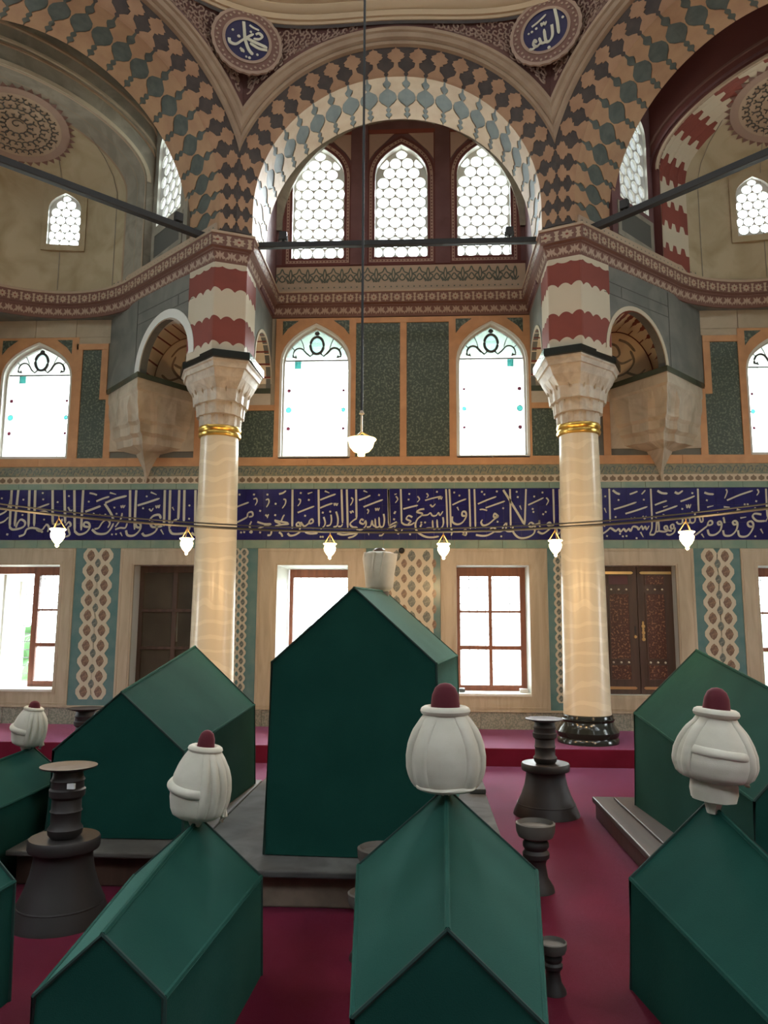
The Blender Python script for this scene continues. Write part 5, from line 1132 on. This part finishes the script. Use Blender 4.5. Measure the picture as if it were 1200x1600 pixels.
    m = MB(); m.tube([(s_ * 3.30, 9.66, 3.36), (s_ * 3.30, 9.665, 3.24)], [.03, .008], 8); m.build('drop', 'bracket_marble', br)

# ---- doors in the back wall
def door_right():
    root = tag(empty('door_2'), kind='structure'); a, b = 2.53, 3.42; z0, z1 = .60, 2.175; mid = (a + b) / 2 + .01; Yd = YW + .14
    F = lambda u, v, d: (u, Yd - d, v)
    for i, (x0, x1) in enumerate(((a, mid - .004), (mid + .004, b))):
        m = MB(); m.prism(rect(x0, x1, z0, z1), F, -.05, 0, cap0=True); leaf = m.build('door_leaf', 'dark_wood', root)
        w_ = x1 - x0; ix0, ix1 = x0 + w_ * .24, x1 - w_ * .24
        for zz0, zz1, mt in ((.78, .95, 'door_carved'), (1.03, 1.83, 'door_carved'), (1.95, 2.06, 'violet_paint' if i == 0 else 'door_carved')):
            m = MB(); m.plate(rect(ix0 - .014, ix1 + .014, zz0 - .014, zz1 + .014), [rect(ix0, ix1, zz0, zz1)], F, 0, .012); m.build('panel_bead', 'dark_wood', leaf)
            m = MB(); m.prism(rect(ix0, ix1, zz0, zz1), F, 0, .004); m.build('carved_panel', mt, leaf)
        for zz in (.675, 2.095):
            m = MB(); xs0, xs1 = (x0 + .01, x1 - .06) if i == 0 else (x0 + .05, x1 - .01); m.prism([(xs0, zz - .017), (xs1, zz - .017), (xs1 + (.02 if i == 0 else 0), zz), (xs1, zz + .017), (xs0, zz + .017), (xs0 - (.02 if i else 0), zz)], F, 0, .012); m.build('brass_strap', 'brass', leaf)
        for zz in (.985, 1.885):
            for k_ in range(3):
                m = MB(); c = F(ix0 + (ix1 - ix0) * (.1 + .4 * k_), zz, .008); m.lathe([(.014, -.01), (.014, 0), (.010, .008), (.003, .012)], 8); me = m.mesh('stud', 'pearl', True)
                o = bpy.data.objects.new('stud', me); COL.objects.link(o); o.parent = leaf; o.location = c; o.rotation_euler = (PI / 2, 0, 0)
    m = MB(); m.box(a, b, Yd + .06, Yd + .09, z0, z1); m.build('door_back', 'dark_wood', root)
    m = MB()
    for k_, r in enumerate((.022, .014, .020, .014, .022, .012)):
        m.prism(ngon(mid + .055, 1.27 + k_ * .040, r, .024, 8), F, 0, .018 if k_ % 2 == 0 else .010)
    m.build('door_handle', 'brass', root)
    m = MB(); m.prism(rect(mid - .05, mid - .036, 1.34, 1.43), F, 0, .010); m.build('keyhole_plate', 'iron', root)
    m = MB(); m.prism(ngon(mid - .045, 1.30, .018, .020, 8), F, 0, .02); m.build('door_knob', 'brass', root)
door_right()
def door_left():
    root = tag(empty('door_1'), kind='structure'); a, b = -3.40, -2.50; z0, z1 = .60, 2.175; Yd = YW + .22; F = lambda u, v, d: (u, Yd - d, v)
    xs = [a + .05, (a + b) / 2 + .02, b - .04]; zs = [.66, 1.12, 1.60, 2.11]
    hs = [rect(xs[i] + (.03 if i else 0), xs[i + 1] - (.03 if i == 0 else 0), zs[j] + .02, zs[j + 1] - .02) for i in range(2) for j in range(3)]
    m = MB(); m.plate(rect(a, b, z0, z1), hs, F, -.04, .02); fr = m.build('door_leaf', 'dark_wood', root); bevel(fr, .004, 1)
    for h in hs: m = MB(); m.prism(h, F, -.02, -.01, cap0=True); m.build('pane', 'case_glass', root)
    m = MB(); m.prism(rect(-2.95, -2.88, 1.20, 1.58), F, -.01, -.004); m.build('pale_strip', 'grey_stone', root)
    m = MB(); m.box(a, b, Yd + .03, Yd + .06, z0, z1); m.build('door_back', 'dark_wood', root)
door_left()

# ---- tie rods and small spotlights
def rod(name, label, rz, x0, x1, a, z, sq=.038):
    m = MB(); m.box(x0, x1, a - sq, a + sq, z - sq, z + sq); o = m.build(name, 'iron', loc=(0, YO, 0), rz=rz); bevel(o, .006, 1); tag(o, label, 'tie rod', 'iron tie rods of the arches'); return o
rod('tie_rod', 'black iron tie rod spanning the frontal arch in front of the three clerestory windows', 0, -1.64, 1.64, 4.64, 5.80, .033)
rod('tie_rod', 'black iron tie rod rising to the right edge of the picture', -PI / 4, -1.62, 2.0, 4.72, 5.84)
rod('tie_rod', 'black iron tie rod rising to the left edge of the picture', PI / 4, -2.0, 1.62, 4.72, 5.84)
def spot(loc, label, aim):
    r = thing('spotlight', label, 'spotlight', loc, aim, 'small black spotlights on the tie rods')
    m = MB(); m.box(-.045, .045, -.03, .03, .03, .13); bevel(m.build('housing', 'iron', r), .006)
    m = MB(); m.tube([(0, 0, -.0), (0, 0, .05)], .012, 8); m.tube([(-.05, 0, .0), (-.05, 0, .08)], .006, 6); m.tube([(.05, 0, .0), (.05, 0, .08)], .006, 6); m.box(-.05, .05, -.006, .006, -.004, .004); m.build('stirrup', 'iron', r)
p = world(PI / 4, (1.28, 4.72, 5.876)); spot(p, 'small black spotlight on the left tie rod', PI / 4)
p = world(-PI / 4, (-1.20, 4.72, 5.876)); spot(p, 'small black spotlight on the right tie rod', -PI / 4)
spot((-1.32, YO + 4.64, 5.835), 'small black spotlight at the left end of the frontal tie rod', 0)
spot((1.30, YO + 4.64, 5.835), 'small black spotlight at the right end of the frontal tie rod', 0)

# ================================================================== LAMPS
ZR, RR = 2.29, 3.35
ring = thing('chandelier_ring', 'wide black iron lamp ring hanging across the hall in front of the inscription', 'chandelier', (0, YO, ZR))
m = MB(); m.tube([(RR * math.sin(2 * PI * i / 96), RR * math.cos(2 * PI * i / 96), 0) for i in range(96)], .017, 6, True, rz=.012); m.build('ring', 'iron', ring, True)
m = MB(); m.tube([((RR - .015) * math.sin(2 * PI * i / 96), (RR - .015) * math.cos(2 * PI * i / 96), .03) for i in range(96)], .007, 6, True); m.build('inner_ring', 'iron', ring, True)
for i in range(6):
    t = PI / 6 + i * PI / 3 + PI / 2; m = MB(); m.tube([(RR * math.sin(t), RR * math.cos(t), 0), (RR * .55 * math.sin(t), RR * .55 * math.cos(t), 7.0)], .004, 5)
    if abs(math.sin(t)) > 1.2: m.build('suspension_wire', 'iron', ring)
lamp_me = None
LA = [-49.9, -31.5, -9.5, 8.4, 25.7, 44.8, 64, 90, 116, 142, 168, 194, 220, 246, 272, 290]
LLB = ['first from the left', 'just left of the left column', 'left of the tall white turban', 'right of the tall white turban', 'touching the right column', 'last on the right']
base = None
for i, dg in enumerate(LA[:6]):
    t = math.radians(dg); loc = (RR * math.sin(t), YO + RR * math.cos(t), ZR - .01)
    lb = 'small glowing glass lamp on the ring, ' + LLB[i]
    if base is None:
        base = thing('hanging_lamp', lb, 'lamp', loc, 0, 'small glass lamps on the chandelier ring')
        m = MB(); m.lathe([(.004, -.245), (.014, -.235), (.012, -.22), (.035, -.195), (.052, -.165), (.055, -.14), (.045, -.12), (.062, -.105), (.060, -.10)], 20); m.build('glass_bowl', 'bulb', base, True)
        for k_ in range(3):
            a_ = 2 * PI * k_ / 3 + .6; m = MB(); m.tube([(.060 * math.cos(a_), .060 * math.sin(a_), -.103), (0, 0, -.015)], .004, 5); m.build('chain', 'chain_gold', base)
        m = MB(); m.tube([(0, 0, -.02), (0, 0, .01)], .004, 5); m.build('hook', 'chain_gold', base)
    else:
        c = copy_tree(base, None, lb); c.location = loc
for dg in LA[:8]:
    t = math.radians(dg); l = bpy.data.lights.new('lamp_light', 'POINT'); l.energy = 30; l.color = (1, .62, .28); l.shadow_soft_size = .05
    o = bpy.data.objects.new('lamp_light', l); COL.objects.link(o); o.location = (RR * math.sin(t), YO + RR * math.cos(t), ZR - .30)
hl = thing('hanging_lamp', 'glowing glass bowl lamp on one long wire before the green panels', 'lamp', (-.04, 4.2, 2.47))
m = MB(); m.lathe([(.004, -.085), (.020, -.082), (.022, -.065), (.045, -.055), (.066, -.03), (.074, 0.0), (.085, .012), (.082, .016)], 24); m.build('glass_bowl', 'bowl_lit', hl, True)
for k_ in range(3):
    a_ = 2 * PI * k_ / 3 + .3; m = MB(); m.tube([(.082 * math.cos(a_), .082 * math.sin(a_), .014), (0, 0, .055)], .006, 5); m.build('chain', 'chain_gold', hl)
m = MB(); m.tube([(0, 0, .05), (0, 0, .16)], .007, 6); m.lathe([(.004, .155), (.016, .16), (.003, .185)], 8); m.build('finial_rod', 'crenel_cream', hl)
m = MB(); m.tube([(0, 0, .18), (-.02, 0, 11.3)], .008, 6); m.build('wire', 'iron', hl)
l = bpy.data.lights.new('lamp_light', 'POINT'); l.energy = 8; l.color = (1, .66, .30); l.shadow_soft_size = .06
o = bpy.data.objects.new('lamp_light', l); COL.objects.link(o); o.location = (-.04, 4.2, 2.30)
wl = thing('wall_lamp', 'small round black fitting atop the lattice tiles, right of the tall turban', 'fitting', (.03, YW - .03, 2.36))
m = MB(); m.lathe([(.036, 0), (.038, .008), (.034, .022), (.02, .034), (.004, .038)], 16); o = m.build('body', 'iron', wl, True); o.rotation_euler = (PI / 2, 0, 0)
# ================================================================== CENOTAPHS
def gable(c, hw, zb, ze, zr, n, flare=1.04):
    """five points of an end gable; c = ground centre (x,y), n = unit normal (across)"""
    P = [(-hw * flare, zb), (-hw, ze), (0, zr), (hw, ze), (hw * flare, zb)]
    return [Vector((c[0] + n[0] * a, c[1] + n[1] * a, z)) for a, z in P]
def cenotaph(label, foot, head, zb, group='cenotaphs under green cloth', nf=None):
    """foot/head: (x, y, half width, eave z, ridge z)"""
    cx, cy = foot[0], foot[1]; ax = Vector((head[0] - foot[0], head[1] - foot[1])).normalized(); nn = (ax.y, -ax.x)
    root = thing('cenotaph', label, 'cenotaph', (cx, cy, zb), 0, group); O = Vector((cx, cy, zb))
    A = [p - O for p in gable(foot, foot[2], zb, foot[3], foot[4], nn)]; B = [p - O for p in gable(head, head[2], zb, head[3], head[4], nn)]
    def slab(q, name, sub=10, ripple=.004):
        """one sewn cloth panel, four corners, gently uneven"""
        m = MB(); a, b, c, d = q; nrm = (b - a).cross(d - a).normalized()
        def f(u, v):
            p = a.lerp(b, u).lerp(d.lerp(c, u), v); e = min(u, 1 - u, v, 1 - v) * 6
            return tuple(p + nrm * ripple * min(1, e) * (noise.noise(p * 3.1) * 1.5 + noise.noise(p * 9) * .4))
        m.grid(f, sub, sub); return m.build(name, 'green_cloth', root, True)
    slab((A[0], B[0], B[1], A[1]), 'side_cloth'); slab((A[1], B[1], B[2], A[2]), 'roof_cloth'); slab((A[2], B[2], B[3], A[3]), 'roof_cloth'); slab((A[3], B[3], B[4], A[4]), 'side_cloth')
    for E, nm in ((A, 'foot_cloth'), (B, 'head_cloth')):
        m = MB(); c = (E[0] + E[4]) / 2; m.add([tuple(p) for p in E], [(0, 1, 3, 4), (1, 2, 3)]); m.build(nm, 'green_cloth', root)
    for i in (1, 2, 3):
        m = MB(); m.tube([A[i].lerp(B[i], t / 6) for t in range(7)], .009, 6); m.build('seam', 'green_cloth', root, True)
    for E in (A, B):
        m = MB(); m.tube([E[0], E[1], E[2], E[3], E[4]], .008, 6); m.build('seam', 'green_piping', root, True)
    return root
cenotaph('tallest green cenotaph in the middle, its dark gable facing the viewer', (-.088, 4.37, .465, 1.24, 1.66), (.0, 6.2, .57, 1.21, 1.71), .205)
cenotaph('large green cenotaph left of the tallest one, partly in front of the left column', (-1.51, 4.64, .392, .70, 1.04), (-1.535, 6.2, .495, .81, 1.265), .205)
cenotaph('large green cenotaph at right on the brown wooden slab, behind the red-capped turban', (2.32, 4.05, .385, .60, 1.00), (2.31, 5.85, .467, .82, 1.275), .174)
cenotaph('small foreground green cenotaph in the centre, ridge running towards the viewer', (.368, 2.17, .25, .44, .665), (.398, 3.32, .362, .475, .79), 0.0, 'small foreground cenotaphs')
cenotaph('small foreground green cenotaph at the right edge, cut by the frame', (1.56, 2.15, .215, .31, .51), (1.495, 3.42, .338, .425, .733), 0.0, 'small foreground cenotaphs')
cenotaph('small foreground green cenotaph at lower left, dark gable near the bottom edge', (-.612, 2.30, .185, .415, .58), (-.659, 3.42, .272, .39, .63), 0.0, 'small foreground cenotaphs')
cenotaph('small green cenotaph half hidden behind the big candlestick, at the far left', (-2.27, 3.95, .20, .42, .60), (-2.27, 5.12, .24, .45, .635), 0.0, 'small foreground cenotaphs')
cenotaph('sliver of a small green cenotaph at the very left edge beside the candlestick', (-1.62, 2.05, .22, .42, .65), (-1.62, 3.15, .30, .44, .75), 0.0, 'small foreground cenotaphs')
# plinths
t = thing('stone_plinth', 'grey stone plinth with a rough front under the tallest cenotaph', 'plinth', (-.09, 5.7, 0))
m = MB(); m.box(-.90, .86, -1.57, 1.64, .165, .20); bevel(m.build('top_slab', 'slab_stone', t), .008)
m = MB(); m.box(-.86, .80, -1.50, 1.58, 0, .165); bevel(m.build('base_block', 'slab_rough', t), .01)
m = MB(); m.box(.74, .86, .30, 1.5, .20, .235); bevel(m.build('raised_edge', 'slab_stone', t), .008)
t = thing('stone_plinth', 'low brown stone plinth under the large left cenotaph', 'plinth', (-1.53, 5.4, 0))
m = MB(); m.box(-.49, .53, -1.02, 1.0, .17, .20); bevel(m.build('top_slab', 'old_stone', t), .008)
m = MB(); m.box(-.46, .52, -.95, .95, 0, .17); bevel(m.build('base_block', 'dark_wood', t), .01)
t = thing('wooden_plinth', 'brown wooden plinth with a stepped edge under the large right cenotaph', 'plinth', (2.33, 5.0, 0))
m = MB(); m.box(-.74, .74, -1.15, 1.20, .115, .155); bevel(m.build('top_board', 'slab_wood', t), .008)
m = MB(); m.box(-.72, .72, -1.13, 1.18, 0, .112); bevel(m.build('side_board', 'dark_wood', t), .008)
m = MB(); m.box(-.60, .60, -1.05, 1.10, .155, .173); bevel(m.build('step_board', 'slab_wood', t), .006)
m = MB(); m.box(-.62, -.44, -.95, -.62, .155, .20); bevel(m.build('corner_block', 'dark_wood', t), .006)
# ================================================================== TURBANS
def body_r(z, H, R):
    t = z / H; return R * (math.sin(PI * min(1, .16 + .62 * t ** .85)) ** .8) * (1 if t < .92 else 1 - (t - .92) * 1.5)
def turban(label, loc, R, H, style, tilt=(0, 0), rz=0, cap_h=.12, cap_r=.052, neck=(.05, .03)):
    root = thing('turban', label, 'turban', loc, 0, 'white cloth turbans on the cenotaphs'); root.rotation_euler = (tilt[0], tilt[1], rz)
    z0 = neck[1]; n = 48; RK = .54 if style == 'front' else .46
    rz_ = lambda t: R * (math.sin(PI * (.20 + .58 * t)) ** .75) * (.93 if t < .0 else 1)
    def prof(t):
        T = [(0, .66), (.04, .82), (.12, .91), (.3, .99), (.45, 1.0), (.62, .95), (.78, .83), (.90, .70), (1, .56)] if style != 'wide' else [(0, .50), (.03, .80), (.10, .93), (.28, 1.0), (.45, .97), (.62, .86), (.78, .70), (.9, .54), (1, .47)]
        for (a, x), (b, y) in zip(T, T[1:]):
            if a <= t <= b: return R * (x + (y - x) * (t - a) / (b - a))
        return R * .46
    S = lambda az, t, h=0: ((prof(t) + h) * math.sin(az), -(prof(t) + h) * math.cos(az), z0 + H * t)
    m = MB(); m.lathe([(prof(i / 24), z0 + H * i / 24) for i in range(25)], n, fn=lambda a, z: 1 + .012 * math.sin(a * 9) * math.sin(z * 20)); m.build('wound_body', 'white_cloth', root, True)
    # flat rolled bands lying on the wound body
    def band(C, w_, h_, nm='rolled_band', across='az'):
        """C: list of (azimuth, t); ribbon of half width w_ (m), rounded section of height h_"""
        m = MB(); n1 = len(C) - 1; nw = 8
        def f(u, v):
            i = min(n1, int(round(u * n1))); az, t = C[i]; a_ = v * PI; off = -math.cos(a_) * w_; hh = h_ * math.sin(a_) * min(1, .35 + 3 * min(u, 1 - u)) - .003
            if across == 'az': return S(az + off / max(.04, prof(t)), t, hh)
            return S(az, min(1, max(0, t + off / H)), hh)
        m.grid(f, n1, nw); m.build(nm, 'white_cloth', root, True)
    k_ = R / .15
    for az, w_ in {'front': [(-.78, .034), (.78, .034), (-1.35, .03), (1.35, .03), (-2.2, .03), (2.2, .03)], 'left': [(.42, .022), (.80, .022), (1.2, .026), (1.65, .03), (2.4, .03)], 'wide': [(-1.15, .024), (.80, .022), (1.15, .022), (1.55, .026), (-1.9, .03), (2.4, .03)]}[style]:
        band([(az * (1 - .10 * (t / 20) ** 3), t / 20) for t in range(0, 21)], w_ * k_, .018 * k_)
    if style == 'front': band([(-1.25 + 2.5 * i / 24, .035 + .008 * math.sin(i * .5)) for i in range(25)], .014, .020, 'hem_roll', 't')
    if style == 'left': band([(-1.7 + 2.05 * i / 24, .42 + .10 * (1 - i / 24) ** 2) for i in range(25)], .020, .020, 'cross_roll', 't')
    if style == 'wide': band([(-1.1 + 1.75 * i / 24, .50 - .05 * i / 24) for i in range(25)], .018, .014, 'cross_roll', 't')
    m = MB(); m.tube([(R * RK * math.cos(a), R * RK * math.sin(a), z0 + H * 1.03) for a in [2 * PI * k / 28 for k in range(28)]], R * .145, 10, True, rz=R * .125); m.build('top_roll', 'white_cloth', root, True)
    m = MB(); zc = z0 + H * .95; m.lathe([(cap_r, zc), (cap_r * 1.02, zc + cap_h * .35), (cap_r * .93, zc + cap_h * .65), (cap_r * .72, zc + cap_h * .86), (cap_r * .4, zc + cap_h * .97), (.004, zc + cap_h)], 28); m.build('red_cap', 'red_felt', root, True)
    m = MB(); m.lathe([(neck[0] * .55, -.012), (neck[0], z0 * .45), (neck[0] * .9, z0 * .75), (R * .6, z0 + .004)], 20, fn=lambda a, z: 1 + .05 * math.sin(a * 7)); m.build('neck', 'white_cloth', root, True)
    if style != 'front': m = MB(); m.tube([(R * .88, .0, z0 + .05), (R * .93, .01, z0 + .015), (R * .88, .0, z0 - .008)], [.014, .018, .012], 8); m.build('loose_end', 'white_cloth', root, True)
    return root
turban('white turban with a tall red cap, on the central foreground cenotaph', (.395, 3.24, .79), .150, .30, 'front', cap_h=.135, cap_r=.058, neck=(.03, .012))
tr = turban('white turban with red cap and wound collar, on the right foreground cenotaph', (1.485, 3.34, .715), .152, .265, 'wide', tilt=(0, math.radians(5)), cap_h=.125, cap_r=.053, neck=(.04, .115))
m = MB(); m.lathe([(.055, .035), (.085, .042), (.092, .075), (.090, .11), (.080, .125)], 24, fn=lambda a, z: 1 + .04 * math.sin(a * 8)); m.build('lower_collar', 'white_cloth', tr, True)
turban('leaning white turban with a small red cap, on the lower left cenotaph', (-.655, 3.34, .625), .122, .27, 'left', tilt=(0, math.radians(6)), cap_h=.10, cap_r=.036, neck=(.032, .028))
turban('small distant white turban with a dark cap at the far left edge', (-2.29, 5.05, .635), .105, .225, 'left', tilt=(0, math.radians(9)), cap_h=.07, cap_r=.036, neck=(.032, .028))
tk = thing('turban', 'tall flaring white ceremonial turban on top of the tallest cenotaph', 'turban', (-.04, 6.0, 1.70), 0, 'white cloth turbans on the cenotaphs')
m = MB(); m.lathe([(.075, .0), (.095, .025), (.108, .04), (.118, .15), (.135, .26), (.128, .295), (.09, .31)], 40, fn=lambda a, z: 1 + .03 * math.sin(a * 5 + 1)); m.build('tall_body', 'white_cloth', tk, True)
for az in (-.55, .0, -1.2, 1.4):
    m = MB(); m.tube([((.092 + .042 * t / 8) * math.sin(az + .04 * t), -(.092 + .042 * t / 8) * math.cos(az + .04 * t), .04 + .26 * t / 8) for t in range(9)], .012, 8); m.build('fold', 'white_cloth', tk, True)
m = MB(); m.lathe([(.05, .30), (.05, .325), (.03, .34), (.004, .345)], 20); m.build('cap_knob', 'dark_wood', tk, True)
m = MB(); m.lathe([(.075, -.04), (.08, -.01), (.076, .01)], 20); m.build('dark_collar', 'iron', tk, True)
# ================================================================== CANDLESTICKS
def big_stick(label, loc, s_=1.0, tag_label=False, rz=0, sz=None):
    root = thing('candlestick', label, 'candlestick', loc, rz, 'large bronze floor candlesticks'); root.scale = (s_, s_, sz or s_)
    m = MB(); m.lathe([(.255, 0), (.25, .02), (.225, .075), (.222, .085), (.19, .15), (.165, .22), (.153, .28), (.150, .315), (.158, .33)], 40); m.build('bell_base', 'bronze', root, True)
    m = MB(); m.tube([(.221 * math.cos(a), .221 * math.sin(a), .083) for a in [2 * PI * k / 40 for k in range(40)]], .005, 6, True); m.build('base_ridge', 'bronze', root, True)
    m = MB(); m.lathe([(.150, .318), (.182, .33), (.186, .34), (.186, .375), (.180, .385), (.10, .378), (.07, .382)], 40); m.build('shoulder_tray', 'bronze', root, True)
    m = MB(); m.lathe([(.070, .38), (.088, .40), (.092, .425), (.078, .445), (.078, .50), (.084, .508), (.078, .516), (.076, .565), (.092, .58), (.095, .61), (.086, .618), (.084, .645), (.09, .655), (.080, .67), (.075, .70), (.09, .712)], 32); m.build('stem', 'bronze', root, True)
    m = MB(); m.lathe([(.075, .695), (.10, .703), (.148, .716), (.150, .722), (.10, .716), (.05, .71)], 36); m.build('drip_pan', 'bronze', root, True)
    if tag_label:
        m = MB(); m.box(.035, .075, -.086, -.070, .625, .65); m.build('paper_label', 'label_white', root)
    return root
big_stick('large dark bronze candlestick with a paper label, at the left beside the frame', (-1.50, 3.97, 0), .93, True, sz=1.02)
big_stick('large dark bronze candlestick on the red carpet left of the right column', (1.255, 6.28, 0), 1.0)
big_stick('dark bronze candlestick mostly hidden behind the large left cenotaph', (-2.60, 6.65, 0), 1.0)
def small_stick(label, loc, s_=1.0):
    root = thing('small_candlestick', label, 'candlestick', loc, 0, 'small grey stone candlesticks'); root.scale = (s_,) * 3
    m = MB(); m.lathe([(.085, 0), (.08, .02), (.055, .06), (.045, .12), (.05, .14)], 28); m.build('foot', 'bronze', root, True)
    m = MB(); m.lathe([(.045, .135), (.062, .15), (.064, .17), (.052, .185), (.062, .20), (.062, .215), (.050, .235)], 28); m.build('stem', 'bronze', root, True)
    m = MB(); m.lathe([(.05, .23), (.082, .245), (.092, .27), (.094, .305), (.085, .31), (.075, .29), (.004, .285)], 28); m.build('cup', 'old_stone', root, True)
    return root
small_stick('small stone candlestick right of the central foreground cenotaph, the farther one', (.93, 4.55, 0), 1.17)
small_stick('small stone candlestick touching the right side of the central foreground cenotaph', (.825, 3.36, 0), .62)
small_stick('small dark candlestick peeping over the left slope of the central foreground cenotaph', (.09, 3.98, 0), 1.2)
small_stick('small candlestick rim showing left of the central foreground cenotaph, below the plinth', (.05, 3.62, 0), .9)
